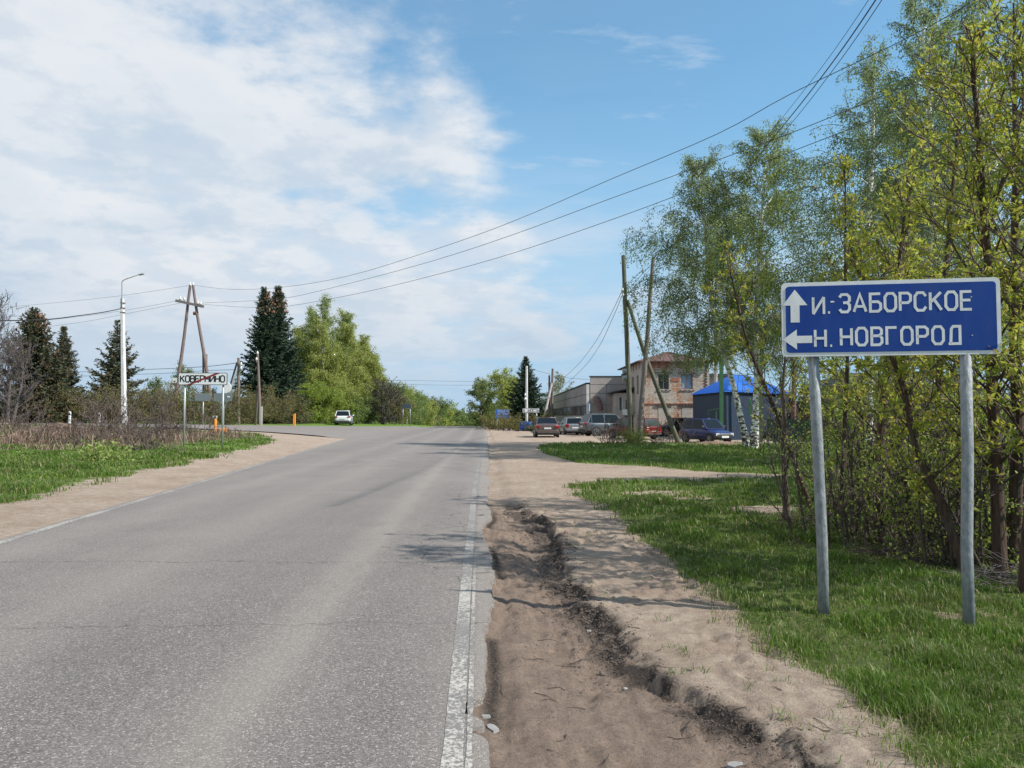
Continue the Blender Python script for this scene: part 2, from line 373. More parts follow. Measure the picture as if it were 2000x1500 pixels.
    c = b.mix(b.mr(b.noise(v, 12, 6, .7), .63, .70, 0, .8), c, (.13, .10, .08)); M['polepaint'] = b.pbr(c, .55, normal=b.bump(n, .9, .012))
    # barks
    b = SB('birch_bark'); v = b.obj(); z = b.map(v, (2.2, 2.2, 5)); n = b.noise(z, 2.0, 5, .7); z2 = b.sep(v)[2]
    low = b.mr(z2, 0, 5, .13, 0); c = b.mix(b.mr(b.math('ADD', n, low), .57, .62), (.78, .75, .70), (.045, .04, .035)); M['birch'] = b.pbr(c, .8)
    b = SB('far_birch_bark'); v = b.obj(); n = b.noise(b.map(v, (2, 2, 4)), 2, 4, .7); M['birchfar'] = b.pbr(b.mix(b.mr(n, .52, .6), (.55, .53, .45), (.10, .09, .07)), .8)
    M['bark'] = simple('brown_bark', (.085, .065, .05), .95, var=.4, scale=9, bump=.02)
    b = SB('orange_brown_bark'); v = b.obj(); n = b.noise(b.map(v, (14, 14, 2.0)), 2.4, 6, .65); c = b.mix(b.mr(n, .35, .68), (.026, .019, .014), (.115, .062, .036))
    c = b.mix(b.mr(b.noise(v, 2.6, 4), .55, .7, 0, .7), c, (.07, .072, .045)); M['maplebark'] = b.pbr(c, .9, normal=b.bump(n, .9, .03))
    M['twig'] = simple('grey_brown_twig', (.12, .09, .075), .9, var=.3)
    M['darktwig'] = simple('dark_twig', (.06, .047, .042), .9, var=.3)
    M['greytwig'] = simple('grey_twig', (.105, .09, .088), .9, var=.25)
    M['sprucebark'] = simple('spruce_bark', (.075, .055, .045), .95, var=.3)
    # foliage
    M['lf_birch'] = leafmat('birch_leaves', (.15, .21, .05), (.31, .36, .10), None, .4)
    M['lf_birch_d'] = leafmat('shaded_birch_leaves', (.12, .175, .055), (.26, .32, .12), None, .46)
    M['lf_maple'] = leafmat('young_maple_leaves', (.15, .22, .03), (.36, .38, .055), (.44, .32, .07), .48)
    M['lf_bush'] = leafmat('fresh_bush_leaves', (.13, .19, .035), (.29, .34, .06), None, .4)
    M['lf_far'] = leafmat('far_birch_leaves', (.19, .25, .045), (.35, .38, .085), (.36, .34, .12), .40)
    M['lf_fard'] = leafmat('far_olive_leaves', (.10, .15, .045), (.20, .24, .07), None, .35)
    M['lf_pale'] = leafmat('pale_leaves', (.25, .27, .18), (.42, .42, .32), None, .35)
    M['lf_brown'] = leafmat('brown_green_shrub_leaves', (.10, .115, .035), (.20, .19, .06), (.20, .12, .06), .3)
    M['lf_spruce'] = leafmat('spruce_needles', (.022, .042, .026), (.05, .08, .042), None, .08, .7)
    M['lf_spruceb'] = leafmat('browning_spruce_needles', (.04, .055, .03), (.085, .09, .045), (.16, .10, .055), .1, .7)
    M['cones'] = leafmat('spruce_cones', (.20, .10, .06), (.30, .16, .09), None, .05, .8)
    M['grass'] = leafmat('grass_blades', (.060, .135, .014), (.165, .26, .03), (.28, .25, .10), .36, .5)
    b = SB('green_grass_blades'); r = b.rnd(); P_ = b.pos(); k = b.noise(b.map(P_, (1, 1, 0)), .8, 5, .65); c = b.mix(r, (.058, .128, .014), (.175, .265, .034))
    c = b.mix(b.mr(k, .40, .62), b.mix(.6, c, (.045, .085, .016)), c); c = b.mix(b.math('MULTIPLY', b.mr(b.noise(b.map(P_, (1, 1, 0)), 1.9, 5, .7), .50, .68), b.mr(b.math('FRACT', b.math('MULTIPLY', r, 7.3)), .35, .45)), c, (.25, .21, .11))
    c = b.mix(b.mr(b.math('FRACT', b.math('MULTIPLY', r, 13.7)), .90, .92), c, (.33, .27, .15))
    p = b.n('ShaderNodeBsdfPrincipled', {'Base Color': c, 'Roughness': .5, 'Specular IOR Level': .3}); t = b.n('ShaderNodeBsdfTranslucent', {'Color': b.mix(.4, c, (.2, .35, .04))}); m = b.n('ShaderNodeMixShader', {0: .3, 1: p.outputs[0], 2: t.outputs[0]}); b.t.links.new(m.outputs[0], b.out.inputs[0]); M['grass'] = b.m
    M['drygrass'] = leafmat('dry_grass_blades', (.30, .23, .14), (.42, .33, .21), None, .2, .7)
    M['weeds'] = leafmat('dry_weed_stalks', (.16, .10, .075), (.34, .26, .19), (.10, .06, .05), .1, .8)
mats()
# ---------------------------------------------------------------- ground materials
b = SB('verge_soil_and_turf'); P = b.pos()
zc = b.attr('zone').outputs['Color']; zr, zg, zb = b.n('ShaderNodeSeparateColor', {0: zc}).outputs
za = b.attr('silt').outputs['Fac']
n1 = b.noise(P, .9, 6, .6); n2 = b.noise(P, 7, 8, .7); n3 = b.noise(P, 60, 4, .7); n4 = b.noise(P, 240, 3, .7)
sand = b.mix(b.mr(n1, .35, .65), (.385, .295, .222), (.50, .41, .325))
sand = b.mix(b.mr(n2, .40, .66), b.mix(.6, sand, (.24, .17, .128)), sand)
sand = b.mix(b.mr(n3, .56, .70, 0, .45), sand, (.17, .13, .105))
sand = b.mix(b.mr(n4, .30, .45, .35, 0), sand, (.12, .09, .07))
siltc = b.mix(b.mr(n2, .35, .65), (.20, .148, .115), (.305, .225, .172))
# flow streaks down the wash-out
fl = b.noise(b.map(P, (6, 1.6, 1), rot=(0, 0, .25)), 2.2, 8, .7, .8)
siltc = b.mix(b.mr(fl, .52, .66, 0, .65), siltc, (.13, .098, .078))
siltc = b.mix(b.mr(n3, .58, .70, 0, .65), siltc, (.06, .047, .04)); siltc = b.mix(b.mr(b.noise(b.map(P, (1, 1.8, 1), rot=(0, 0, .3)), 16, 7, .75, .6), .57, .64, 0, .6), siltc, (.085, .066, .053))
col = b.mix(b.math('MULTIPLY', za, b.mr(n2, .2, .6, .75, 1)), sand, siltc)
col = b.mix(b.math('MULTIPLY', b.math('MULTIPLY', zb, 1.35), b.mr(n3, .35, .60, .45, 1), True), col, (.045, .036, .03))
gr = b.mix(b.mr(n2, .35, .65), (.055, .085, .018), (.10, .15, .022)); gr = b.mix(b.mr(n3, .5, .7, 0, .5), gr, (.16, .13, .07))
yy = b.sep(P)[1]
farg = b.mix(b.mr(n2, .35, .65), (.085, .16, .018), (.14, .24, .028)); gr = b.mix(b.mr(yy, 12, 30), gr, farg)
gf = b.mr(b.math('ADD', zr, b.math('MULTIPLY', b.math('SUBTRACT', n3, .5), .9)), .40, .60, 0, .93)
col = b.mix(gf, col, gr)
dd = b.mix(b.mr(n2, .4, .6), (.12, .085, .06), (.24, .18, .13)); col = b.mix(b.mr(b.math('ADD', zg, b.math('MULTIPLY', b.math('SUBTRACT', n3, .5), .8)), .4, .65, 0, .9), col, dd)
hh = b.math('ADD', b.math('ADD', b.math('MULTIPLY', n2, .6), b.math('MULTIPLY', n3, .5)), b.math('MULTIPLY', n4, .18))
# crusts and little curved ridges of dried sand
vr = b.vor(b.map(P, (1.2, 3.2, 1)), 5, 'DISTANCE_TO_EDGE')
hh = b.math('ADD', hh, b.mr(vr, 0, .06, -.12, 0))
M['ground'] = b.pbr(col, .95, normal=b.bump(hh, .9, .045), spec=.2)

b = SB('worn_asphalt'); P = b.pos(); u = b.attr('across').outputs['Fac']; yy = b.sep(P)[1]
g1 = b.vor(P, 125, 'F1'); gcol = b.vor(P, 125, 'F1', out='Color'); g2 = b.noise(P, 330, 3, .6); n1 = b.noise(P, 1.2, 5, .6); n2 = b.noise(b.map(P, (1, .22, 1)), 1.6, 6, .65)
st = b.noise(b.n('ShaderNodeCombineXYZ', {0: b.math('MULTIPLY', u, 1.0), 1: b.math('MULTIPLY', yy, .03), 2: 0.0}).outputs[0], 1.25, 4, .55)
gs = b.n('ShaderNodeSeparateColor', {0: gcol}).outputs[0]
col = b.mix(b.mr(gs, .15, .95), (.110, .097, .091), (.240, .213, .199))
col = b.mix(b.mr(gs, .90, .94), col, (.40, .36, .32)); col = b.mix(b.mr(gs, .02, .05, .8, 0), col, (.05, .048, .046))
col = b.mix(b.mr(g2, .3, .7, .25, 0), col, (.07, .068, .065))
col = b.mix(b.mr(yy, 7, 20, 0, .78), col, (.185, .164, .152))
dust = b.n('ShaderNodeValToRGB', {0: b.mr(b.math('ADD', u, b.math('MULTIPLY', b.math('SUBTRACT', n1, .5), .35)), 0, 8)}); cr = dust.color_ramp
cr.elements[0].position = 0; cr.elements[0].color = (.45,) * 3 + (1,); cr.elements[1].position = 1; cr.elements[1].color = (.5,) * 3 + (1,)
for p_, v_ in ((.012, .55), (.03, .30), (.075, .12), (.125, .38), (.145, .95), (.165, .85), (.20, .22), (.27, .02), (.34, .18), (.42, .62), (.50, .30), (.58, .12), (.66, .68), (.74, .22), (.86, .12)):
    e = cr.elements.new(p_); e.color = (v_,) * 3 + (1,)
dsep = b.n('ShaderNodeSeparateColor', {0: dust.outputs[0]}).outputs[0]
df = b.math('MULTIPLY', b.math('ADD', b.math('ADD', dsep, b.mr(u, -.02, -.10, 0, .75)), b.mr(n2, .3, .7, -.22, .22)), .95, True)
col = b.mix(df, col, b.mix(.35, col, (.37, .325, .275)))
col = b.mix(b.mr(b.noise(P, .35, 5, .6), .50, .68, 0, .35), col, (.25, .222, .195)); col = b.mix(b.mr(b.noise(b.map(P, (1, .4, 1)), .8, 5, .65), .58, .68, 0, .22), col, (.095, .087, .084)); col = b.mix(b.mr(b.noise(P, 3.2, 6, .7), .68, .72, 0, .55), col, (.30, .255, .21))
# old transverse cracks and crazing near the right edge
wob = b.noise(P, 1.1, 7, .72)
for y0, sl_, wd in ((6.02, -.045, .007), (8.35, .02, .010), (16.5, .0, .014), (24., .02, .02), (33., -.02, .03), (71, 0, .06)):
    d_ = b.math('ABSOLUTE', b.math('SUBTRACT', b.math('ADD', yy, b.math('ADD', b.math('MULTIPLY', b.sep(P)[0], sl_), b.math('MULTIPLY', b.math('SUBTRACT', wob, .5), .55))), y0))
    col = b.mix(b.math('MULTIPLY', b.mr(d_, wd * .4, wd * 1.2, .7, 0), b.mr(b.noise(P, 1.7, 2), .30, .42)), col, (.035, .032, .03))
cz = b.vor(b.map(P, (1, .8, 1)), 3.4, 'DISTANCE_TO_EDGE'); czw = b.math('ADD', cz, b.math('MULTIPLY', b.math('SUBTRACT', b.noise(P, 9, 5, .7), .5), .06))
czm = b.math('MULTIPLY', b.mr(u, .95, .35, 0, 1), b.mr(yy, 6.5, 8.5, 0, 1)); czm = b.math('MULTIPLY', czm, b.mr(yy, 16, 19, 1, 0)); czm = b.math('MULTIPLY', czm, b.mr(n1, .42, .55))
col = b.mix(b.math('MULTIPLY', b.mr(b.math('ABSOLUTE', czw), .008, .022, .9, 0), czm), col, (.03, .028, .026))
nr = b.bump(b.math('ADD', b.mr(g1, 0, .8, 1, 0), b.math('MULTIPLY', g2, .4)), b.mr(yy, 5, 22, .55, .06), .006)
M['asphalt'] = b.pbr(col, .88, normal=nr, spec=.3)
b = SB('worn_white_line_paint'); P = b.pos(); n = b.noise(P, 38, 6, .75); yy = b.sep(P)[1]; n5 = b.noise(P, 1.0, 3)
pc = b.mix(b.mr(n, .3, .6), (.33, .30, .265), (.48, .45, .40))
th = b.math('SUBTRACT', n, b.mr(yy, 3, 11, .04, -.06))
al = b.mr(b.math('ADD', b.math('MULTIPLY', n, 1.0), b.math('MULTIPLY', b.math('SUBTRACT', n5, .5), .45)), .485, .56, 0, .92)
al = b.math('MULTIPLY', al, b.math('MAXIMUM', b.mr(yy, 5.0, 14, .95, .45), 0.0)); al = b.math('MULTIPLY', al, b.math('MAXIMUM', b.mr(yy, 14, 30, 1, .25), b.mr(b.sep(P)[0], -3.6, -4.4, 0, 1.2)), True)
pp = b.mix(b.math('SUBTRACT', 1.0, al), pc, b.mix(b.mr(n, .3, .7), (.15, .14, .13), (.24, .225, .21)))
M['line'] = b.pbr(pp, .8, spec=.3, normal=b.bump(b.math('MULTIPLY', al, 1.0), .4, .003))

# ---------------------------------------------------------------- terrain sheet
def axis(fine0, fine1, step, lo, hi, g):
    a = [fine0]
    while a[-1] < fine1: a.append(a[-1] + step)
    up = step
    while a[-1] < hi: up *= g; a.append(a[-1] + up)
    b_ = [fine0]; up = step
    while b_[-1] > lo: up *= g; b_.append(b_[-1] - up)
    return np.array(sorted(set(b_[1:] + a)))
gx = axis(-.6, 3.2, .022, -900, 1200, 1.055)
ys = [-30., -15, -6, -2, 0, 1, 1.8]
y = 2.4
while y < 2500: ys.append(y); y += max(.028, (y - 1.2) * .0075)
gy = np.array(ys)
X, Y = np.meshgrid(gx, gy, indexing='ij')
Z = H(X, Y)
inner = on_road(X, Y, -.35); Z = Z - np.where(inner, .06, 0.0)
nx_, ny_ = len(gx), len(gy)
idx = np.arange(nx_ * ny_).reshape(nx_, ny_)
Fq = np.stack([idx[:-1, :-1], idx[1:, :-1], idx[1:, 1:], idx[:-1, 1:]], -1).reshape(-1, 4)
ter = np_obj('ground', np.stack([X, Y, Z], -1).reshape(-1, 3), Fq, M['ground'], smooth=True); ter['kind'] = 'structure'
zg_, zd_, zk_, zs_ = zones(X, Y)
at_ = ter.data.color_attributes.new('zone', 'FLOAT_COLOR', 'POINT')
at_.data.foreach_set('color', np.stack([zg_, zd_, zk_, np.ones_like(zg_)], -1).astype(np.float32).ravel())
a2_ = ter.data.attributes.new('silt', 'FLOAT', 'POINT'); a2_.data.foreach_set('value', zs_.astype(np.float32).ravel())

def sheet(name, xs, yarr, lift, mat, extra=None, thick=0):
    """xs (n,m) across positions for each y"""
    n, m = xs.shape; Yg = np.repeat(yarr[:, None], m, 1); Zg = crestx(xs, Yg) + lift
    V = np.stack([xs, Yg, Zg], -1).reshape(-1, 3); id_ = np.arange(n * m).reshape(n, m)
    Fa = np.stack([id_[:-1, :-1], id_[:-1, 1:], id_[1:, 1:], id_[1:, :-1]], -1).reshape(-1, 4)
    o = np_obj(name, V, Fa, mat, smooth=True); return o
def crestx(x, y):
    z = crest(y); d = np.clip(RL(y) - .3 - x, 0, None)
    amp = np.interp(y, [0, 8, 20, 35, 47, 80, 110, 200], [.10, .2, .42, .80, 1.05, 1.0, .8, .6])
    return z + amp * (1 - np.exp(-d / 9.0))
ROADL = .014
yr = np.concatenate([np.arange(-6, 2, .5), np.arange(2, 20, .04), np.arange(20, 60, .3), np.arange(60, 520, 2.0)])
t = np.linspace(0, 1, 30); t = np.concatenate([t[:-1], np.linspace(t[-2], 1, 4)[1:]])
l_, r_ = RL(yr) - .12, edgeR(yr) + .05 * (fbm(yr * 9, yr * 0, 91, 3) - .5)
bite = .17 * np.exp(-((yr - 4.25) / .10) ** 2) + .10 * np.exp(-((yr - 3.95) / .05) ** 2); r_ = r_ - bite
xs = l_[:, None] + (r_ - l_)[:, None] * t[None, :]
road = sheet('road', xs, yr, ROADL, M['asphalt']); road['kind'] = 'structure'
ua = road.data.attributes.new('across', 'FLOAT', 'POINT'); ua.data.foreach_set('value', (RR(yr)[:, None] - xs).astype(np.float32).ravel())
# broken edge of the asphalt slab
V = []; 
for k, yv in enumerate(yr):
    z0 = float(crest(yv)); V += [(r_[k], yv, z0 + ROADL), (r_[k] + .012 + .02 * ((k * 7919) % 13) / 13, yv, z0 - .16)]
n = len(yr); ed = np_obj('road_edge', V, [(2 * i, 2 * i + 1, 2 * i + 3, 2 * i + 2) for i in range(n - 1)], M['asphalt']); ed['kind'] = 'structure'
# side road to the left and the wide mouth
xv = np.concatenate([np.arange(-300, -60, 8.), np.arange(-60, -6.9, .5)]); tt = np.linspace(0, 1, 24)
nn, ff = side_near(xv) + .25 * (vn(xv * 1.3, xv * 0, 93) - .5), side_far(xv)
Yg = nn[:, None] + (ff - nn)[:, None] * tt; Xg = np.repeat(xv[:, None], 24, 1)
Zg = crestx(Xg, Yg) + .006 + .05 * (Xg < -12.5)
id_ = np.arange(Xg.size).reshape(Xg.shape)
sr = np_obj('side_road', np.stack([Xg, Yg, Zg], -1).reshape(-1, 3), np.stack([id_[:-1, :-1], id_[1:, :-1], id_[1:, 1:], id_[:-1, 1:]], -1).reshape(-1, 4), M['asphalt'], smooth=True)
sr['kind'] = 'structure'; ua = sr.data.attributes.new('across', 'FLOAT', 'POINT'); ua.data.foreach_set('value', np.full(Xg.size, 3.0, np.float32))
def strip(name, fx, w, y0, y1, dy, lift):
    ya = np.arange(y0, y1, dy); c = fx(ya); j = .012 * (fbm(ya * 12, ya * 0, 97, 3) - .5)
    o = sheet(name, np.stack([c - w / 2 + j, c + w / 2 - j], 1), ya, lift, M['line']); o['kind'] = 'structure'; return o
strip('road_line', lambda y: RR(y) - .035, .10, -4, 60, .05, .0165)
strip('road_line', lambda y: RR(y) + .041, .030, -4, 9, .05, .0165)
strip('road_line', lambda y: RL(y), .14, -4, 51.5, .2, .017)
# ---------------------------------------------------------------- quarter: blades of grass
rng = np.random.default_rng(5)
def blades(name, x, y, z, h, w, mat, lean=.5, label=None, cat=None, seed=1, seg=2):
    r = np.random.default_rng(seed); n = len(x); a = r.uniform(0, 2 * np.pi, n); b_ = r.uniform(0, 2 * np.pi, n)
    wx, wy = np.cos(a) * w / 2, np.sin(a) * w / 2; L = lean * r.uniform(.2, 1, n) * h; lx, ly = np.cos(b_) * L, np.sin(b_) * L
    V = np.empty((n, 5, 3), np.float32)
    V[:, 0] = np.stack([x - wx, y - wy, z - .01], 1); V[:, 1] = np.stack([x + wx, y + wy, z - .01], 1)
    V[:, 2] = np.stack([x - wx * .8 + lx * .35, y - wy * .8 + ly * .35, z + h * .6], 1); V[:, 3] = np.stack([x + wx * .8 + lx * .35, y + wy * .8 + ly * .35, z + h * .6], 1)
    V[:, 4] = np.stack([x + lx, y + ly, z + h * (1 - .25 * lean)], 1)
    i = np.arange(n)[:, None] * 5
    Fa = np.concatenate([i + np.array([[0, 1, 3]]), i + np.array([[0, 3, 2]]), i + np.array([[2, 3, 4]])])
    o = np_obj(name, V.reshape(-1, 3), Fa, mat); o['kind'] = 'stuff'
    if label: tag(o, label, cat)
    return o
def scatter(n, x0, x1, y0, y1, powr, seed):
    r = np.random.default_rng(seed); u = r.random(n); yv = y0 * (y1 / y0) ** (u ** powr); xv = r.uniform(x0, x1, n); return xv, yv
# near right verge: density follows distance so blades stay fine near the camera
def fan(n, px0, px1, y0, y1, seed, powr=1.0):
    r = np.random.default_rng(seed); yv = y0 * (y1 / y0) ** (r.random(n) ** powr); px = r.uniform(px0, px1, n); return (px - 1000) / F * yv, yv
x, y = fan(400000, 1040, 2350, 2.9, 46, 6)
g, dd_, kk, ss = zones(x, y); clump = fbm(x * 2.2, y * 2.2, 101, 3); keep = rng.random(len(x)) < g * (.45 + .8 * sst(.30, .6, clump)); keep &= (x > RR(y) + .6)
x, y, cl = x[keep], y[keep], clump[keep]; h = (.035 + .085 * sst(.35, .75, cl)) * rng.uniform(.5, 1.35, len(x)) * np.interp(y, [3, 20, 45], [1, 1.1, 1.5]); w = np.maximum(.0045, y * .0010) * rng.uniform(.7, 1.3, len(x))
blades('grass', x, y, H(x, y), h, w, M['grass'], .75, 'green spring grass on the right verge under the blue sign', 'grass', 3)
x, y = fan(60000, 1040, 2350, 2.9, 40, 16)
g, dd_, kk, ss = zones(x, y); keep = rng.random(len(x)) < np.clip(.10 * g + .5 * dd_ + .30 * (g > .02) * (g < .6), 0, 1)
x, y = x[keep], y[keep]; blades('dry_grass', x, y, H(x, y), rng.uniform(.02, .09, len(x)), np.maximum(.003, y * .0008), M['drygrass'], 1.6, 'dead straw among the grass of the right verge', 'dry grass', 4)
# stray tufts on the sand
tx, ty = [], []
for k in range(75):
    cy_ = 3.2 + 12 * random.random() ** 1.6; cx_ = random.uniform(float(scarp(np.array([cy_]))[0]) + .15, 2.1); m = random.randint(4, 16)
    for j in range(m): tx.append(cx_ + random.gauss(0, .035)); ty.append(cy_ + random.gauss(0, .035))
tx, ty = np.array(tx), np.array(ty)
blades('grass', tx, ty, H(tx, ty), rng.uniform(.025, .075, len(tx)), np.full(len(tx), .0045), M['grass'], 1.8, 'sparse grass tufts growing on the bare sand shoulder', 'grass', 8)
# left verge
n = 200000; yv = 9 * (51 / 9) ** rng.random(n); px = rng.uniform(-120, 640, n); x = (px - 1000) / F * yv; y = yv
g, dd_, kk, ss = zones(x, y); clump = fbm(x * 1.1, y * 1.1, 105, 3); keep = rng.random(n) < g * (1 - .75 * dd_) * (.25 + sst(.3, .6, clump)); keep &= x < RL(y) - 1
x, y, cl = x[keep], y[keep], clump[keep]; h = (.05 + .12 * sst(.35, .75, cl)) * rng.uniform(.5, 1.3, len(x)); w = y * .0011 * rng.uniform(.7, 1.3, len(x))
blades('grass', x, y, H(x, y), h, w, M['grass'], .7, 'green grass strip on the left verge beside the sand', 'grass', 9)
# dry weeds of the left field
n = 34000; yv = rng.uniform(20, 50.5, n); px = rng.uniform(-150, 520, n); x = (px - 1000) / F * yv; y = yv
g, dd_, kk, ss = zones(x, y); cl = fbm(x * .45, y * .45, 111, 3); keep = rng.random(n) < dd_ * sst(.33, .55, cl) * sst(-13.5, -16, x)
x, y, cl = x[keep], y[keep], cl[keep]; blades('dry_weeds', x, y, H(x, y), (.16 + .75 * sst(.42, .75, cl)) * rng.uniform(.3, 1.15, len(x)), np.full(len(x), .024), M['weeds'], 1.3, 'reddish brown dead weed stalks in the left field', 'dry weeds', 10)
# ---------------------------------------------------------------- lettering
GL = {
 'И': (.60, [[(0, 1), (0, 0)], [(0, 0), (.6, 1)], [(.6, 1), (.6, 0)]]),
 'З': (.55, [[(0, .84), (.12, 1), (.42, 1), (.55, .86), (.55, .64), (.42, .53), (.2, .53)], [(.42, .53), (.55, .40), (.55, .16), (.42, 0), (.12, 0), (0, .16)]]),
 'А': (.66, [[(0, 0), (.33, 1), (.66, 0)], [(.13, .30), (.53, .30)]]),
 'Б': (.56, [[(.55, 1), (0, 1), (0, 0), (.42, 0), (.56, .13), (.56, .42), (.42, .55), (0, .55)]]),
 'О': (.58, [[(.29, 0), (.44, 0), (.58, .2), (.58, .8), (.44, 1), (.14, 1), (0, .8), (0, .2), (.14, 0), (.295, 0)]]),
 'Р': (.56, [[(0, 0), (0, 1), (.42, 1), (.56, .87), (.56, .58), (.42, .45), (0, .45)]]),
 'С': (.58, [[(.58, .8), (.44, 1), (.14, 1), (0, .8), (0, .2), (.14, 0), (.44, 0), (.58, .2)]]),
 'К': (.58, [[(0, 0), (0, 1)], [(.56, 1), (.05, .47)], [(.2, .60), (.58, 0)]]),
 'Е': (.54, [[(.54, 1), (0, 1), (0, 0), (.54, 0)], [(0, .52), (.48, .52)]]),
 'Н': (.58, [[(0, 0), (0, 1)], [(.58, 0), (.58, 1)], [(0, .5), (.58, .5)]]),
 'В': (.56, [[(0, .53), (.40, .53), (.54, .65), (.54, .88), (.42, 1), (0, 1), (0, 0), (.42, 0), (.56, .14), (.56, .40), (.42, .53)]]),
 'Г': (.54, [[(0, 0), (0, 1), (.54, 1)]]),
 'Д': (.62, [[(0, 0), (.62, 0), (.62, 1), (.26, 1), (.16, .85), (.12, .02)]]),
 'М': (.70, [[(0, 0), (0, 1), (.35, .3), (.70, 1), (.70, 0)]]),
 'Т': (.56, [[(0, 1), (.56, 1)], [(.28, 1), (.28, 0)]]),
 'Ы': (.80, [[(0, 1), (0, 0), (.38, 0), (.5, .13), (.5, .42), (.38, .55), (0, .55)], [(.80, 0), (.80, 1)]]),
 '-': (.30, [[(0, .55), (.3, .55)]]), '.': (.1, [[(.02, .05), (.13, .05)]]), ' ': (.38, []),
}
def stroke(mb, pts, w, y):
    P_ = [Vector((a, b)) for a, b in pts]; n = len(P_); L_, R_ = [], []
    for i in range(n):
        d1 = (P_[i] - P_[i - 1]).normalized() if i else None; d2 = (P_[i + 1] - P_[i]).normalized() if i < n - 1 else None
        a, b = d1 or d2, d2 or d1; na, nb = Vector((-a.y, a.x)), Vector((-b.y, b.x)); m = (na + nb)
        m = m.normalized() / max(.5, m.normalized().dot(na)); L_.append(P_[i] + m * w / 2); R_.append(P_[i] - m * w / 2)
    V = [(p.x, y, p.y) for p in L_] + [(p.x, y, p.y) for p in R_]
    mb.add(V, [(i, n + i, n + i + 1, i + 1) for i in range(n - 1)])
def write(text, parent, x, z, h, w, mat, y=-.004, gap=.16, sx=1.0):
    """strokes on the sign's front (local -y)"""
    for ch in text:
        wd, st_ = GL[ch]; mb = MB()
        for k, s_ in enumerate(st_): stroke(mb, [(x + a * h * sx, z + b * h) for a, b in s_], w, y - .0006 * k)
        if st_: mb.build('letter', mat, parent)
        x += (wd + gap) * h * sx
    return x
def rrect(w, h, r, n=5, x0=0, z0=0):
    P_ = []
    for cx, cz, a0 in ((w / 2 - r, h / 2 - r, 0), (-w / 2 + r, h / 2 - r, 90), (-w / 2 + r, -h / 2 + r, 180), (w / 2 - r, -h / 2 + r, 270)):
        for k in range(n + 1):
            a = R(a0 + 90 * k / n); P_.append((x0 + cx + r * math.cos(a), z0 + cz + r * math.sin(a)))
    return P_
# ---- big blue direction sign
TL, TR, BR, BL = at(1524, 553, 6.18), at(1954, 541, 5.92), at(1956, 690, 5.92), at(1530, 698, 6.18)
wv = (TR - TL); sw = (wv.length + (BR - BL).length) / 2; sh = ((TL - BL).length + (TR - BR).length) / 2
cen = (TL + TR + BR + BL) / 4; ang = math.atan2(wv.y, wv.x); tilt = math.asin(wv.z / wv.length)
big = thing('direction_sign', 'big blue direction sign with white Cyrillic place names on two grey posts at the right', 'road sign', cen, ang)
Mt = Matrix.Rotation(-tilt, 4, 'Y')
plate = MB().prism(rrect(sw, sh, .035), .012, Mt).build('sign_plate', M['signwhite'], big)
MB().prism(rrect(sw - .062, sh - .062, .028), .004, Mt @ Matrix.Translation((0, -.0035, 0))).build('sign_face', M['signblue'], big)
back = MB()
for zz_ in (.14, -.16): back.box((0, .03, zz_), (sw * .96, .03, .04), Mt)
back.build('rail', M['galv'], big)
hold = thing('tmp', None, None); hold.parent = big; hold.rotation_euler = (0, -tilt, 0); hold.name = 'lettering'
def pxl(px, py): return ((px - 1741) / 430 * sw, (620 - py) / 148 * sh)
lh = .135
x0, z0 = pxl(1590, 610); write('И', hold, x0, z0, lh, .020, M['signwhite'], -.0048)
x0, z0 = pxl(1619, 609); write('.', hold, x0, z0, lh, .018, M['signwhite'], -.0048)
x0, z0 = pxl(1625, 600); write('-', hold, x0, z0 + .004, lh * .7, .012, M['signwhite'], -.0048)
x0, z0 = pxl(1643, 607); write('ЗАБОРСКОЕ', hold, x0, z0, lh * 1.03, .021, M['signwhite'], -.0048, gap=.235, sx=.99)
x0, z0 = pxl(1593, 675); write('Н', hold, x0, z0, lh, .021, M['signwhite'], -.0048)
x0, z0 = pxl(1622, 675); write('.', hold, x0, z0, lh, .018, M['signwhite'], -.0048)
x0, z0 = pxl(1645, 673); write('НОВГОРОД', hold, x0, z0, lh, .021, M['signwhite'], -.0048, gap=.27)
def arrow(px, py, rot, s):
    x0, z0 = pxl(px, py); c, s_ = math.cos(rot), math.sin(rot); P_ = [(0, .5), (.36, .02), (.13, .02), (.13, -.5), (-.13, -.5), (-.13, .02), (-.36, .02)]
    MB().prism([(x0 + (a * c - b_ * s_) * s, z0 + (a * s_ + b_ * c) * s) for a, b_ in P_], .001, Matrix.Translation((0, -.0050, 0))).build('arrow', M['signwhite'], hold)
arrow(1553, 593, 0, .265); arrow(1557, 660, R(90), .225)
for px, Yb, pyb in ((1609, 6.22, 1199), (1893, 5.88, 1226)):
    b_ = at(px, pyb, Yb); zt = cen.z + .12
    yt_ = 6.205 if px < 1700 else 6.025; tx = at(px - 24 if px < 1700 else 1887, 690, yt_).x
    pts = [(b_.x, Yb, Hs(b_.x, Yb) - .25), (b_.x - .004, Yb, .6), ((b_.x + tx) / 2 + .006, (Yb + yt_) / 2, 1.3), (tx, yt_, zt)]
    o = MB().tube(pts, .0425, 16).build('post', M['polepaint'], big, smooth=True, world=False)
    Minv = (Matrix.Translation(big.location) @ Matrix.Rotation(ang, 4, 'Z')).inverted(); o.data.transform(Minv)
for zz_ in (.14, -.16):
    for xx in (-sw / 2 + .25, sw / 2 - .21): MB().tube([(xx, -.006, zz_ + .01), (xx, -.002, zz_ + .01)], .006, 8).build('bolt', M['galv'], big)
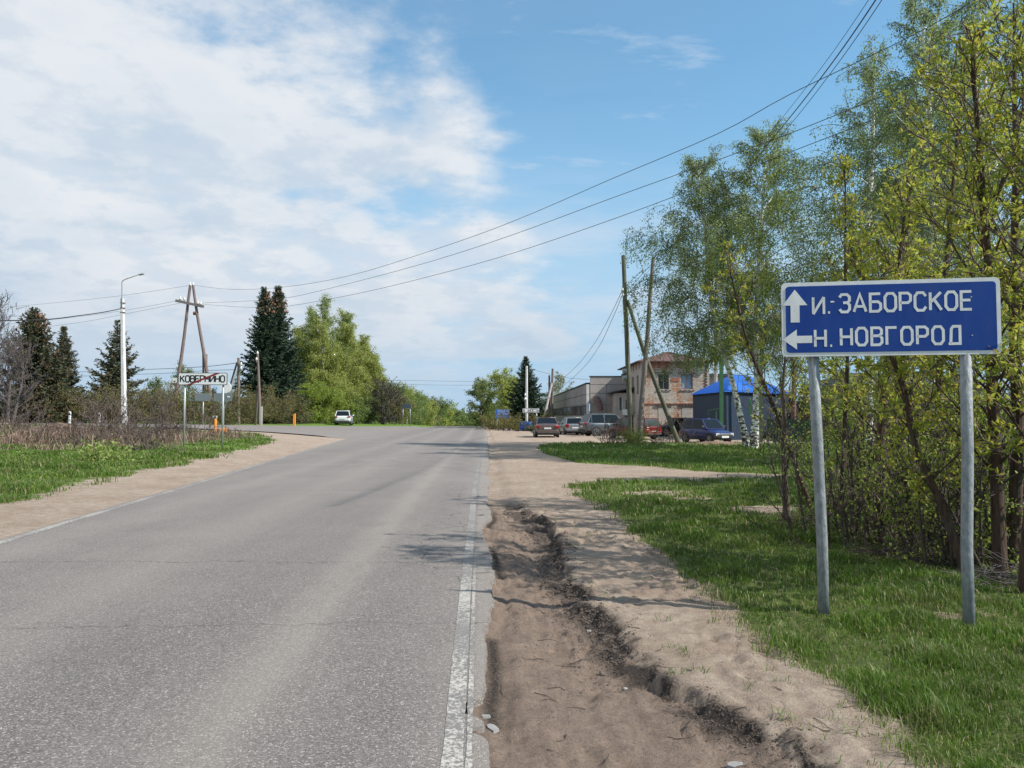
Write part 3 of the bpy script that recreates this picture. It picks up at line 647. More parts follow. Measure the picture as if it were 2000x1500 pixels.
# ---- end of town sign
def board_sign(name, label, cat, px0, px1, py0, py1, Y, posts, mat_b, mat_f, base_py=None, rim=.03, rz=0, backside=False, postr=.03, r=.06):
    a, b_ = at(px0, py1, Y), at(px1, py0, Y); c = (a + b_) / 2; w, h = b_.x - a.x, b_.z - a.z
    t_ = thing(name, label, cat, (c.x, Y, Hs(c.x, Y)), rz); zc = c.z - t_.location.z
    MB().prism(rrect(w, h, r, 4, 0, zc), .03).build('sign_plate', mat_b, t_)
    if mat_f: MB().prism(rrect(w - rim, h - rim, max(.01, r - rim * .6), 4, 0, zc), .004, Matrix.Translation((0, -.0045, 0))).build('sign_face', mat_f, t_)
    for p in posts:
        x_ = at(p, 800, Y).x - c.x; zz0 = Hs(c.x + x_, Y) - t_.location.z
        MB().tube([(x_, .07, zz0 - .3), (x_, .07, zc + h * .42)], postr, 10).build('post', M['galv'], t_, smooth=True)
    return t_, w, h, zc
t_, w, h, zc = board_sign('town_sign', 'white end of town sign with dark red diagonal bar on two thin steel posts', 'road sign', 348, 444, 728, 752, 33.5, (359, 434), M['black'], M['white'], rim=.05, postr=.045)
tx = w / 8.9 / .72; write('КОВЕРНИНО', t_, -w * .455, zc - .135, .27, .056, M['black'], -.0065, gap=.15, sx=1.12)
mred = simple('dark_red_film', (.22, .012, .018), .5)
MB().add([(-w * .32, -.0105, zc - h * .47), (-w * .24, -.0105, zc - h * .47), (w * .36, -.0105, zc + h * .47), (w * .26, -.0105, zc + h * .47)], [(0, 1, 2, 3)]).build('stripe', mred, t_)
# ---- bridge sign, blue notice board, backs of signs
t_, w, h, zc = board_sign('bridge_sign', 'white name board with black letters in front of the far spruce on the right', 'road sign', 1020, 1054, 797, 806.5, 80, (1048,), M['black'], M['white'], rim=.09, postr=.06, r=.08)
write('&'.replace('&', 'Б'), t_, -w * .44, zc - .15, .3, .05, M['black'], -.0065); write('МОСТЫ', t_, -w * .16, zc - .15, .3, .05, M['black'], -.0065, gap=.2)
t_, w, h, zc = board_sign('notice_board', 'blue information board with faint white lines by the far right roadside', 'notice board', 967, 995, 799.5, 817, 86, (971, 991), M['signback'], M['bluepaint'], rim=.06, postr=.05, r=.03)
wf = simple('faded_white_print', (.45, .52, .65), .6)
for i, (u_, wd) in enumerate(((.38, .62), (.29, .74), (.2, .55), (.06, .7), (-.08, .6), (-.30, .5), (-.40, .34))):
    mb = MB(); r0 = random.Random(i)
    x_ = -w * wd / 2
    while x_ < w * wd / 2: q = r0.uniform(.05, .2); mb.box((x_ + q / 2, -.008, zc + u_ * h), (q * .75, .002, .045)); x_ += q
    mb.build('text_row', wf, t_)
# sign backs beside the end-of-town sign
Yb = 48.5
p0 = at(437, 800, Yb); rs = thing('road_sign', 'sign seen from behind, round plate above a grey board on one post', 'road sign', (p0.x, Yb, Hs(p0.x, Yb)))
o_ = rs.location; zt = lambda py: at(437, py, Yb).z - o_.z
MB().tube([(0, 0, -.3), (0, 0, zt(748))], .04, 8).build('post', M['galv'], rs, smooth=True)
MB().lathe([(.35, -.02), (.36, 0), (.35, .02)], (at(441, 800, Yb).x - o_.x, -.07, zt(757)), 20, 'y').build('sign_plate', M['white'], rs)
MB().prism(rrect(1.15, .52, .05, 3, at(436, 800, Yb).x - o_.x, zt(776)), .03, Matrix.Translation((0, -.11, 0))).build('sign_plate', M['signback'], rs)
MB().box((.33, -.125, zt(775)), (.16, .01, .09)).build('sticker', M['white'], rs)
t_, w, h, zc = board_sign('road_sign', 'dark board on a stake half hidden in bushes behind the A-shaped pole', 'road sign', 381, 411, 768, 783, 63, (396,), M['signback'], None, postr=.05)
t_, w, h, zc = board_sign('road_sign', 'dark grey board on two thin legs at the edge of the far left trees', 'road sign', 784, 803, 788.5, 798, 108, (787, 801), M['signback'], simple('dark_sign_face', (.06, .08, .10), .5), rim=.08, postr=.05)
# ---------------------------------------------------------------- poles
def pole(name, label, cat, px, Y, pyt, pxt=None, r0=.15, r1=.10, mat='wood', dY=0, group=None, sink=.4, loc=None, sides=10, pyb=None):
    g0 = ground(px, Y)
    if pyb is not None: g0.z = at(px, pyb, Y).z
    tp = at(pxt if pxt is not None else px, pyt, Y + dY)
    mb = MB(); n = 8; pts, rd = [], []; rr = random.Random(int(px * 7 + Y))
    base = g0 - (tp - g0).normalized() * sink
    for i in range(n + 1):
        u_ = i / n; p = base.lerp(tp, u_) + Vector((rr.uniform(-1, 1), rr.uniform(-1, 1), 0)) * .018 * (0 < i < n); pts.append(p); rd.append(r0 + (r1 - r0) * u_)
    mb.tube(pts, rd, sides)
    return mb, g0, tp
def single(name, label, cat, px, Y, pyt, **k):
    ex = k.pop('extra', None); kk = dict(k); mat_ = kk.get('mat', 'wood')
    mb, g0, tp = pole(name, label, cat, px, Y, pyt, **kk)
    t_ = thing(name, label, cat, g0, 0, k.get('group')); mb.build('pole_shaft', M[mat_], t_, smooth=True, world=True, auto=60)
    if ex: ex(t_, g0, tp)
    return t_, tp
def insul(t_, p, r=.06, h=.16):
    MB().lathe([(r * .4, -h * .9), (r * .45, -.02), (r, 0), (r * .9, h * .45), (r * .55, h * .55), (r * .65, h * .8), (r * .2, h)], p - t_.location, 10).build('insulator', M['porcelain'], t_, smooth=True)
# A-shaped pole on the left
Ya = 72
gl_, gr_ = ground(338, Ya), ground(419, Ya); gl_.z = at(338, 826, Ya).z; gr_.z = at(419, 822, Ya).z
topA = at(374, 558, Ya); mid_ = (gl_ + gr_) / 2
tA = thing('utility_pole', 'A-shaped brown wooden power pole with crossarm beside the end of town sign', 'utility pole', (mid_.x, Ya, min(gl_.z, gr_.z)))
for g_, off in ((gl_, -.10), (gr_, .14)):
    t_top = topA + Vector((off, 0, 0)); d_ = (g_ - t_top)
    MB().tube([t_top.lerp(g_, u_) + Vector((.03 * math.sin(9 * u_ + off * 20), 0, 0)) for u_ in np.linspace(0, 1.0, 9)] + [g_ + d_.normalized() * .35], [.115 + .07 * u_ for u_ in np.linspace(0, 1, 9)] + [.19], 12).build('leg', M['brownwood'], tA, smooth=True, world=True, auto=60)
for g_, sgn in ((gl_, -1), (gr_, 1)):
    u_ = g_ - Vector((.0, .25, 0)); up = (topA - g_).normalized()
    MB().tube([g_ + Vector((.0, -.24, -.3)), g_ + up * 2.6 + Vector((0, -.24, 0))], .12, 8).build('stub', M['wood'], tA, world=True)
    for hh_ in (.7, 2.1): MB().tube([g_ + up * hh_ + Vector((0, -.12, -.05)), g_ + up * hh_ + Vector((0, -.12, .05))], .33, 12).build('strap', M['rust'], tA, world=True) if False else None
ca, cb = at(343, 587, Ya - .2), at(398, 599, Ya - .2); MB().bar(ca, cb, .16, .24).build('crossarm', M['greywood'], tA, world=True)
insA = []
for px, py in ((352, 585), (360, 586), (387, 594), (392, 595)):
    p = at(px, py, Ya - .2); insA.append(p); insul(tA, p, .11, .3)
insul(tA, topA + Vector((-.14, 0, .03)), .1, .3); insul(tA, topA + Vector((.16, 0, .03)), .1, .3)
for px, py, s_ in ((341, 743, .42), (337, 756, .3), (411, 786, .3)):
    p = at(px, py, Ya - .45); MB().box(p, (s_, .02, s_ * 1.15)).build('warning_plate', M['white'], tA, world=True)
p = at(341, 745, Ya - .47); MB().box(p, (.14, .01, .12)).build('warning_mark', mred, tA, world=True)
MB().tube([at(378, 612, Ya - .15), at(384, 612, Ya - .15)], .17, 8).build('strap', M['rust'], tA, world=True)
# concrete lamp post
Yl = 60; g0 = ground(244, Yl); tp = at(239, 583, Yl)
lamp = thing('street_lamp', 'tall pale concrete lamp post with curved steel arm beside the dead weeds', 'street lamp', g0)
mb = MB(); w0, w1 = .17, .11; L0, L1 = Vector((0, 0, -.4)), tp - g0
V = []
for c_, w_ in ((L0, w0), (L1, w1)):
    for a, b_ in ((-1, -1), (.7, -1), (1, 1), (-1, 1)): V.append(c_ + Vector((a * w_, b_ * w_, 0)))
mb.add(V, [(0, 1, 5, 4), (1, 2, 6, 5), (2, 3, 7, 6), (3, 0, 4, 7), (4, 5, 6, 7), (3, 2, 1, 0)]); mb.build('pole_shaft', M['whiteconc'], lamp, bevel=.02)
pts = [tp + Vector((0, -.1, -.7)), tp + Vector((.02, -.1, .2)), at(238, 552, Yl), at(240, 548, Yl), at(246, 545, Yl), at(262, 539.5, Yl), at(273, 536, Yl)]
MB().tube(pts, [.05, .05, .04, .04, .04, .035, .035], 8).build('arm', M['galv'], lamp, smooth=True, world=True)
a, b_ = at(271, 537, Yl), at(281, 534.5, Yl); MB().bar(a, b_, .26, .10).build('lamp_head', M['galv'], lamp, world=True, bevel=.03)
for zz_ in (-.35, -.75, -1.1): MB().box(L1 + Vector((.05, 0, zz_)), (.34, .26, .05)).build('clamp', M['rust'], lamp)
# other poles left
single('utility_pole', 'dark wooden pole with a slanting brace left of the tall twin spruces', 'utility pole', 466, 74, 699, r0=.17, r1=.13, mat='wood',
       extra=lambda t_, g, tp: (MB().tube([at(463, 708, 74), ground(427, 76, -.2)], .09, 8).build('brace', M['wood'], t_, world=True), insul(t_, at(471, 713, 73.8), .12, .3), insul(t_, at(471, 721, 73.8), .12, .3)))
single('utility_pole', 'thin leaning pole on a pale concrete stub before the twin spruces', 'utility pole', 509, 70, 687, pxt=503, r0=.15, r1=.10, mat='brownwood', pyb=826,
       extra=lambda t_, g, tp: (MB().box(g + Vector((.10, -.2, .55)) - t_.location, (.22, .2, 1.9)).build('stub', M['concrete'], t_), MB().tube([at(504, 753, 70), ground(499, 72, -.2)], .10, 8).build('brace', M['wood'], t_, world=True), insul(t_, at(501, 703, 69.8), .1, .25), insul(t_, at(503, 691, 69.8), .1, .25)))
t_, tp = single('utility_pole', 'double weathered pole behind the right leg of the A-shaped pole', 'utility pole', 403, 90, 692, r0=.17, r1=.14, mat='greywood',
       extra=lambda t_, g, tp: MB().tube([ground(399, 90.3, -.2), at(397, 690, 90.3)], [.16, .13], 8).build('pole_shaft', M['greywood'], t_, world=True))
# pole group before the brick tower
Yp = 44.5
def ex1(t_, g, tp):
    MB().tube([at(1225, 586, Yp), at(1262, 700, Yp + .3), at(1300, 800, Yp + .6), ground(1327, Yp + .8, -.2)], [.10, .125, .14, .15], 12).build('brace', M['mosswood'], t_, smooth=True, world=True, auto=60)
    for z_ in (726, 739): MB().tube([at(1216, z_, Yp), at(1224, z_ - 1, Yp)], .17, 10).build('clamp', M['galv'], t_, world=True)
    for px, py in ((1216, 568), (1217, 578)): insul(t_, at(px, py, Yp - .15), .07, .2)
single('utility_pole', 'tall mossy green pole with a long slanting brace in front of the brick tower', 'utility pole', 1232, Yp, 499, pxt=1217.5, r0=.165, r1=.12, mat='mosswood', pyb=866, extra=ex1)
def ex2(t_, g, tp):
    MB().box(at(1241, 846, Yp - .05) - t_.location, (.24, .22, 2.2)).build('stub', M['greywood'], t_)
    for z_ in (823, 862): MB().tube([at(1232, z_, Yp - .1), at(1253, z_ - .5, Yp - .1)], .03, 6).build('strap', M['galv'], t_, world=True)
single('utility_pole', 'grey weathered pole leaning right beside the mossy braced pole', 'utility pole', 1247, Yp - .6, 503, pxt=1276, r0=.17, r1=.10, mat='greywood', pyb=868, extra=ex2)
# far poles right
def ex3(t_, g, tp):
    MB().tube([ground(1073, 92.3, -.2), at(1073, 733, 92.3)], [.15, .12], 8).build('pole_shaft', M['wood'], t_, world=True)
    MB().tube([at(1078, 748, 92), ground(1057, 90, -.2)], .13, 8).build('brace', M['concrete'], t_, world=True)
single('utility_pole', 'dark twin pole with a pale brace against the far end of the concrete hall', 'utility pole', 1077, 92, 720, pxt=1079.5, r0=.17, r1=.13, extra=ex3)
single('utility_pole', 'pale slim pole standing before the far right spruce', 'utility pole', 1028.5, 84, 715, r0=.16, r1=.12, mat='whiteconc', pyb=838,
       extra=lambda t_, g, tp: (insul(t_, at(1026, 773, 83.8), .1, .3), insul(t_, at(1026, 781, 83.8), .14, .3)))
single('pipe_post', 'rusty steel pipe post rising between the blue roofed shed and the big sign', 'post', 1550, 50, 600, r0=.15, r1=.14, mat='rust', pyb=816, sides=12, sink=2.2)
single('pipe_post', 'slim dark grey steel post behind the big sign post', 'post', 1634, 52, 690, r0=.085, r1=.085, mat='signback', pyb=815, sink=2.2)
single('pipe_post', 'pale thin mast between the brick tower and the leaning birch', 'post', 1398, 72, 640, r0=.17, r1=.17, mat='concrete', pyb=812, sink=2.2)
single('flue', 'short dark chimney pipe behind the ridge of the blue roof', 'chimney', 1524, 66, 738, r0=.1, r1=.1, mat='black', pyb=800, sink=2.4)
# ---------------------------------------------------------------- wires
def wire(pts, r, label, mat='alu', cat='overhead wire', group=None, sides=5, n=40):
    """Catmull-Rom through points"""
    P_ = [Vector(p) for p in pts]; out = []
    for i in range(len(P_) - 1):
        p0, p1, p2, p3 = P_[max(i - 1, 0)], P_[i], P_[i + 1], P_[min(i + 2, len(P_) - 1)]
        m = max(3, n // (len(P_) - 1))
        for k in range(m):
            u_ = k / m; out.append(.5 * ((2 * p1) + (-p0 + p2) * u_ + (2 * p0 - 5 * p1 + 4 * p2 - p3) * u_ ** 2 + (-p0 + 3 * p1 - 3 * p2 + p3) * u_ ** 3))
    out.append(P_[-1]); o = MB().tube(out, r, sides).build('overhead_wire', M[mat], smooth=True); return tag(o, label, cat, group)
def wp(*a): return [at(x, y, Y) for x, y, Y in a]
def span(a, b, sag, n=14):
    return [a.lerp(b, i / n) - Vector((0, 0, sag * 4 * (i / n) * (1 - i / n))) for i in range(n + 1)]
def sag_through(p0, p1, Y1mid, nm): pass
wire(wp((376, 557, 72), (450, 565, 64), (550, 561, 55), (680, 539, 47), (850, 487, 39), (1000, 433, 34), (1200, 347, 28.5), (1400, 262, 24.5), (1545, 183, 22), (1800, 60, 19), (2000, -60, 17)), .012, 'highest of the three wires crossing the sky from the A-shaped pole')
wire(wp((388, 592, 71.8), (480, 588, 63), (560, 582, 55.5), (700, 549, 47), (850, 508, 39.5), (1000, 459, 34.5), (1200, 385, 29), (1400, 313, 25), (1600, 238, 22), (2000, 70, 17.5)), .012, 'middle of the three wires crossing the sky from the A-shaped pole')
wire(wp((393, 594, 71.8), (480, 600, 63.5), (560, 598, 56), (700, 573, 48), (850, 537, 40.5), (1000, 495, 35.5), (1200, 427, 30), (1400, 352, 26), (1600, 275, 23), (2000, 120, 18.5)), .012, 'lowest of the three wires crossing the sky from the A-shaped pole')
wire(wp((373, 557, 72), (240, 577, 78), (100, 592, 85), (-60, 606, 92)), .013, 'thin wire running left from the top of the A-shaped pole')
wire(wp((343, 588, 72), (250, 605, 76), (140, 620, 82), (-60, 640, 92)), .013, 'upper thin wire running left from the crossarm end')
wire(wp((352, 592, 72), (250, 612, 77), (140, 632, 83), (-60, 655, 92)), .013, 'lower thin wire running left from the crossarm end')
mbw = wire(wp((235, 603, 60), (200, 610, 57), (150, 617, 54), (90, 624, 50), (0, 626, 46), (-80, 622, 43)), .035, 'thick black cable leaving the lamp post to the left', 'wire')
wire(wp((462, 709, 74), (400, 716, 80), (300, 721, 90), (100, 728, 110), (-60, 730, 125)), .028, 'upper black cable left of the dark braced pole', 'wire')
wire(wp((462, 722, 74), (400, 724, 80), (300, 730, 90), (100, 736, 110), (-60, 738, 125)), .022, 'lower black cable left of the dark braced pole', 'wire')
wire(wp((735, 742, 112), (850, 744, 105), (950, 745, 98), (1027, 740, 84)), .016, 'upper thin wire over the road towards the far pale pole')
wire(wp((735, 748, 112), (850, 752, 105), (950, 752, 98), (1027, 748, 84)), .014, 'lower thin wire over the road towards the far pale pole')
wire(wp((1029, 719, 84), (1060, 727, 80), (1110, 738, 76), (1150, 741, 71)), .016, 'thin wire from the far pale pole to the concrete hall')
# line coming over the birches from above the camera
wire(wp((1215, 568, 44.4), (1190, 620, 55), (1160, 672, 66), (1125, 716, 80), (1079, 757, 92)), .018, 'left of two wires sloping down from the mossy pole to the twin pole')
wire(wp((1216, 575, 44.4), (1195, 625, 55), (1168, 680, 66), (1133, 725, 80), (1080, 770, 92)), .018, 'right of two wires sloping down from the mossy pole to the twin pole')
for k, (dx_, lab, r_) in enumerate(((-14, 'single wire at the left of the bundle above the birches', .006), (0, 'thick twisted cable above the birches coming from the upper right', .013), (12, 'single wire at the right of the bundle above the birches', .008))):
    wire(wp((1222 + k * 2, 560 + 8 * k, 44.3), (1330 + dx_ * .3, 455, 34), (1440 + dx_ * .6, 350, 27), (1530 + dx_, 245, 21), (1620 + dx_, 130, 16.5), (1705 + dx_, 8, 13.2), (1790 + dx_, -130, 10.6)), r_, lab, 'wire')
wire(wp((1398, 735, 72), (1450, 730, 68), (1550, 745, 60), (1634, 752, 52)), .012, 'thin wire behind the blue roofed shed', 'wire')
# ---------------------------------------------------------------- overhead girder and gate
Yg = 49.5
gt = thing('gantry', 'mossy green steel girder frame rising over the birch trunks', 'steel gantry', ground(1409, Yg))
MB().bar(at(1409, 862, Yg), at(1409, 662, Yg), .21, .21).build('post', M['green'], gt, world=True)
MB().bar(at(1482, 868, 46), at(1482, 640, 46), .36, .36).build('post', M['girder'], gt, world=True)
MB().bar(at(1388, 686, 50.5), at(1620, 580, 40), .20, .68).build('girder', M['girder'], gt, world=True)
MB().bar(at(1400, 700, 50), at(1475, 668, 46.5), .14, .26).build('girder', M['girder'], gt, world=True)
MB().bar(at(1447, 673, 47), at(1451, 688, 47), .18, .18).build('hook', M['black'], gt, world=True)
gb = MB()
MB().bar(at(1383, 802, Yg + 2), at(1408, 797, Yg), .06, .06).build('rail', M['green'], gt, world=True)
MB().bar(at(1399, 800, Yg + .5), at(1399, 860, Yg + .5), .06, .06).build('rail', M['green'], gt, world=True)
MB().bar(at(1384, 830, Yg + 2), at(1408, 828, Yg), .04, .04).build('rail', M['green'], gt, world=True)
MB().bar(at(1384, 802, Yg + 2), at(1384, 860, Yg + 2), .05, .05).build('rail', M['green'], gt, world=True)
MB().bar(at(1465, 780, 46), at(1465, 812, 46), .22, .1).build('bracket', M['green'], gt, world=True)
# ---------------------------------------------------------------- gas pipe
p0, p1 = at(1552, 773.5, 50.2), at(1700, 773.5, 52.4)
o = MB().tube([p0, at(1634, 773.5, 52.2), at(1790, 770, 58)], .055, 10).build('gas_pipe', M['pipe'], smooth=True); tag(o, 'pale horizontal gas pipe between the rusty post and the brick house', 'pipe')
# ---------------------------------------------------------------- buildings
def glass(name, col, rough=.08):
    b = SB(name); v = b.obj(); n = b.noise(v, .9, 3); return b.pbr(b.mix(b.mr(n, .35, .65), col, tuple(c * 2.2 for c in col)), rough, spec=.8, normal=b.bump(b.noise(v, 1.3, 2), .15, .05))
M['glass'] = glass('dark_window_glass', (.012, .016, .018)); M['glassg'] = glass('greenish_window_glass', (.03, .04, .035), .12); M['glassp'] = glass('pale_window_glass', (.16, .20, .23), .15)
def bricks(name, c1, c2, mort, stain=None, samt=0, axis='xz', soldier=.5):
    b = SB(name); v = b.obj(); s_ = b.sep(v)
    vec = b.n('ShaderNodeCombineXYZ', {0: b.math('ADD', s_[0], s_[1]), 1: s_[2], 2: 0.0}).outputs[0]
    br = b.n('ShaderNodeTexBrick', {'Vector': vec, 'Color1': c1 + (1,), 'Color2': c2 + (1,), 'Mortar': mort + (1,), 'Scale': 1.0, 'Mortar Size': .012, 'Mortar Smooth': .2, 'Bias': 0.0, 'Brick Width': .26, 'Row Height': .105})
    col = br.outputs[0]
    if stain:
        big_ = b.noise(b.map(v, (1.1, 1.1, .45)), 1.0, 3, .5); f_ = b.noise(b.map(vec, (3.8, 11.3, 1)), 1.0, 2, .6)
        k = b.math('ADD', big_, b.math('MULTIPLY', b.math('SUBTRACT', f_, .5), .9)); col = b.mix(b.mr(k, .53, .60, 0, samt), col, stain)
    col = b.mix(b.mr(b.noise(v, 1.2, 5, .65), .5, .75, 0, .4), col, (.16, .14, .12))
    return b.pbr(col, .92, normal=b.bump(br.outputs['Fac'], .8, -.02))
M['brick'] = bricks('blotchy_silicate_and_red_brick', (.64, .56, .46), (.50, .42, .33), (.13, .105, .09), (.40, .17, .075), .92)
M['brickw'] = bricks('pale_silicate_brick', (.55, .51, .46), (.48, .44, .39), (.24, .21, .19), (.40, .28, .2), .25)
M['brickr'] = simple('red_brick', (.33, .13, .075), .9, var=.3, scale=9)
M['brickd'] = simple('dark_brick_end', (.09, .06, .05), .9)
M['brickh'] = bricks('brown_house_brick', (.32, .24, .19), (.25, .17, .13), (.2, .17, .15), (.2, .09, .06), .5)
M['panel'] = simple('concrete_panel', (.36, .325, .30), .92, var=.13, scale=.8, bump=.004, dirt=(.22, .18, .16), dirtamt=.6)
M['panelg'] = simple('grey_concrete_panel', (.27, .25, .245), .92, var=.13, scale=.8, bump=.004, dirt=(.17, .15, .14), dirtamt=.6)
M['rustroof'] = simple('rusty_sheet_roof', (.115, .062, .052), .8, var=.25, scale=1.5, dirt=(.09, .085, .05), dirtamt=.6)
M['blueroof'] = simple('bright_blue_corrugated_roof', (.014, .115, .46), .5, var=.08)
M['navy'] = simple('navy_corrugated_sheet', (.018, .036, .068), .5, var=.15)
def holes_wall(x0, x1, z0, z1, holes, th=.3):
    """front face at y=0 going back th, with openings (a,b,c,d) in x and z"""
    xs = sorted({x0, x1} | {h[0] for h in holes} | {h[1] for h in holes}); zs = sorted({z0, z1} | {h[2] for h in holes} | {h[3] for h in holes}); mb = MB()
    for i in range(len(xs) - 1):
        for k in range(len(zs) - 1):
            cx, cz = (xs[i] + xs[i + 1]) / 2, (zs[k] + zs[k + 1]) / 2
            if any(h[0] < cx < h[1] and h[2] < cz < h[3] for h in holes): continue
            a, b_, c, d = xs[i], xs[i + 1], zs[k], zs[k + 1]; mb.quad((a, 0, c), (b_, 0, c), (b_, 0, d), (a, 0, d))
    for a, b_, c, d in holes:
        mb.quad((a, 0, c), (a, th, c), (b_, th, c), (b_, 0, c)); mb.quad((a, 0, d), (a, th, d), (b_, th, d), (b_, 0, d))
        mb.quad((a, 0, c), (a, th, c), (a, th, d), (a, 0, d)); mb.quad((b_, 0, c), (b_, th, c), (b_, th, d), (b_, 0, d))
    return mb
def xf(mb, o=(0, 0, 0), rz=0):
    c, s_ = math.cos(rz), math.sin(rz); mb.v = [(x * c - y * s_ + o[0], x * s_ + y * c + o[1], z + o[2]) for x, y, z in mb.v]; return mb
def window(parent, x, y, z, w, h, rz=0, frame='greywood', gl='glass', nx=2, nz=1, trans=None):
    fr = MB(); t_ = .07
    fr.box((0, 0, h / 2 - t_ / 2), (w, .08, t_)); fr.box((0, 0, -h / 2 + t_ / 2), (w, .08, t_))
    for sx_ in (-1, 1): fr.box((sx_ * (w / 2 - t_ / 2), 0, 0), (t_, .08, h - 2 * t_))
    for i in range(1, nx): fr.box((-w / 2 + w * i / nx, 0, 0), (.05, .07, h - 2 * t_))
    if trans: fr.box((-w * .25 if nx == 2 else 0, 0, h * trans), (w * (.5 if nx == 2 else 1) - t_, .066, .05))
    f = xf(fr, (x, y, z), rz).build('window', M[frame], parent)
    g = xf(MB().box((0, .02, 0), (w - .1, .012, h - .1)), (x, y, z), rz).build('pane', M[gl], f); return f
# ---- brick tower: front face at Y=64
Yt = 64.0; xa, xb = at(1253.5, 800, Yt).x, at(1386, 800, Yt).x; W_ = xb - xa; D_ = 11.0
tw = thing('brick_tower', 'two storey brick tower with blotchy pale and red walls and rusty hipped roof', 'building', (xa, Yt, 0)); zE = at(1300, 703, Yt).z
def lx(px): return at(px, 800, Yt).x - xa
def lz(py): return at(1300, py, Yt).z
hs = [(lx(1286), lx(1307), lz(761), lz(731)), (lx(1331), lx(1353.5), lz(760), lz(731))]
holes_wall(0, W_, -1, zE, hs).build('wall', M['brick'], tw)
sidew = [(1.6, 2.5, lz(768), lz(731)), (4.2, 5.1, lz(768), lz(731)), (6.6, 7.5, .8, 2.3)]
xf(holes_wall(-D_, 0, -1, zE, [(-b_, -a, c, d) for a, b_, c, d in sidew]), (0, 0, 0), R(-90)).build('wall', M['brickw'], tw)
MB().quad((W_, 0, -1), (W_, D_, -1), (W_, D_, zE), (W_, 0, zE)).quad((0, D_, -1), (W_, D_, -1), (W_, D_, zE), (0, D_, zE)).build('wall', M['brickw'], tw)
for h_, kw in zip(hs, (dict(nx=2, trans=.12), dict(nx=2, gl='glassp'))): window(tw, (h_[0] + h_[1]) / 2, .14, (h_[2] + h_[3]) / 2, h_[1] - h_[0], h_[3] - h_[2], **kw)
for a, b_, c, d in sidew: window(tw, .14, (a + b_) / 2, (c + d) / 2, b_ - a, d - c, rz=R(-90), nx=1, frame='brickd')
# bricked-up lower openings, white, slightly proud
for a, b_ in ((lx(1286), lx(1309)), (lx(1332), lx(1356))): MB().box(((a + b_) / 2, 0, .2 + (lz(795) - .2) / 2 - .25), (b_ - a, .05, lz(795) + .3)).build('infill', M['brickw'], tw)
# plinth, string course, quoin ends, dentils, eave patches, window ornaments
MB().box((W_ / 2, -.03, .15), (W_ + .1, .1, .26)).build('plinth', M['rust'], tw)
MB().box((W_ / 2, -.02, lz(788.5)), (W_ + .04, .08, .07)).build('string_course', M['brickr'], tw)
for xx, z0_, z1_ in ((lx(1256.5), lz(841), lz(741)), (lx(1380), lz(757), lz(722))):
    q = z0_
    while q < z1_: MB().box((xx, -.02, q), (.12, .09, .12)).build('quoin', M['brickd'], tw); q += .235
for a, b_, zz_ in ((lx(1281), lx(1312), lz(791)), (lx(1328), lx(1357), lz(791))):
    q = a
    while q < b_:
        MB().box((q, -.03, zz_), (.09, .1, .20)).build('dentil', M['brickd'], tw); q += .24
    MB().box(((a + b_) / 2, -.02, zz_ - .16), (b_ - a, .08, .05)).build('ledge', M['brickd'], tw)
for cx in (1296.5, 1342.3):
    c = lx(cx); zz_ = lz(728.3); MB().box((c - .42, -.03, zz_), (.6, .1, .06)).box((c + .42, -.03, zz_), (.6, .1, .06)).bar((c - .14, -.03, zz_), (c, -.03, zz_ + .16), .05, .1).bar((c, -.03, zz_ + .16), (c + .14, -.03, zz_), .05, .1).build('hood_mould', M['brickd'], tw)
    for k in range(7): MB().box((c - .55 + k * .18, -.03, lz(762.5)), (.11, .09, .07)).build('sill_brick', M['brickw'] if k % 2 else M['brickd'], tw)
for px in (1262, 1274, 1288, 1302, 1325, 1350, 1370): MB().box((lx(px), -.012, lz(712)), (.26, .05, .52)).build('frieze_panel', M['brickr'], tw)
for y_ in (1.0, 2.6, 4.2, 5.8, 7.4, 9.0): MB().box((-.012, y_, lz(712)), (.05, .26, .55)).build('frieze_panel', M['brickr'], tw)
MB().box((lx(1319), -.012, lz(742)), (.72, .04, .28)).build('frieze_panel', M['brickr'], tw)
ov = .45; za = lz(681); cx_, ry0, ry1 = W_ / 2 - .1, 3.0, D_ - 3.0; E = [(-ov, -ov), (W_ + ov, -ov), (W_ + ov, D_ + ov), (-ov, D_ + ov)]
rf = MB().add([(x, y_, zE - .10) for x, y_ in E] + [(cx_, ry0, za), (cx_, ry1, za)], [(0, 1, 4), (1, 2, 5, 4), (2, 3, 5), (3, 0, 4, 5)])
rf.add([(x, y_, zE - .18) for x, y_ in E] + [(x, y_, zE - .105) for x, y_ in E], [(0, 1, 2, 3), (0, 1, 5, 4), (1, 2, 6, 5), (2, 3, 7, 6), (3, 0, 4, 7)])
roof = rf.build('roof', M['rustroof'], tw)
def seam(p, q, k):
    for i in range(1, k): a = Vector(p[0]).lerp(Vector(p[1]), i / k); b_ = Vector(q); MB().bar(a + Vector((0, 0, .02)), a.lerp(b_, .93) + Vector((0, 0, .02)), .05, .04).build('seam', M['rustroof'], roof)
seam(((-ov, -ov, zE - .1), (W_ + ov, -ov, zE - .1)), (cx_, ry0, za), 9)
# loudspeaker and ledges on the left side
MB().bar((-.5, 7.5, lz(738)), (-.1, 9.2, lz(722)), .5, .35).build('loudspeaker', M['black'], tw)
for zz_ in (lz(735), lz(789), lz(802)): MB().box((-.35, 8.8, zz_), (.7, 2.4, .07)).build('ledge', M['rustroof'], tw)
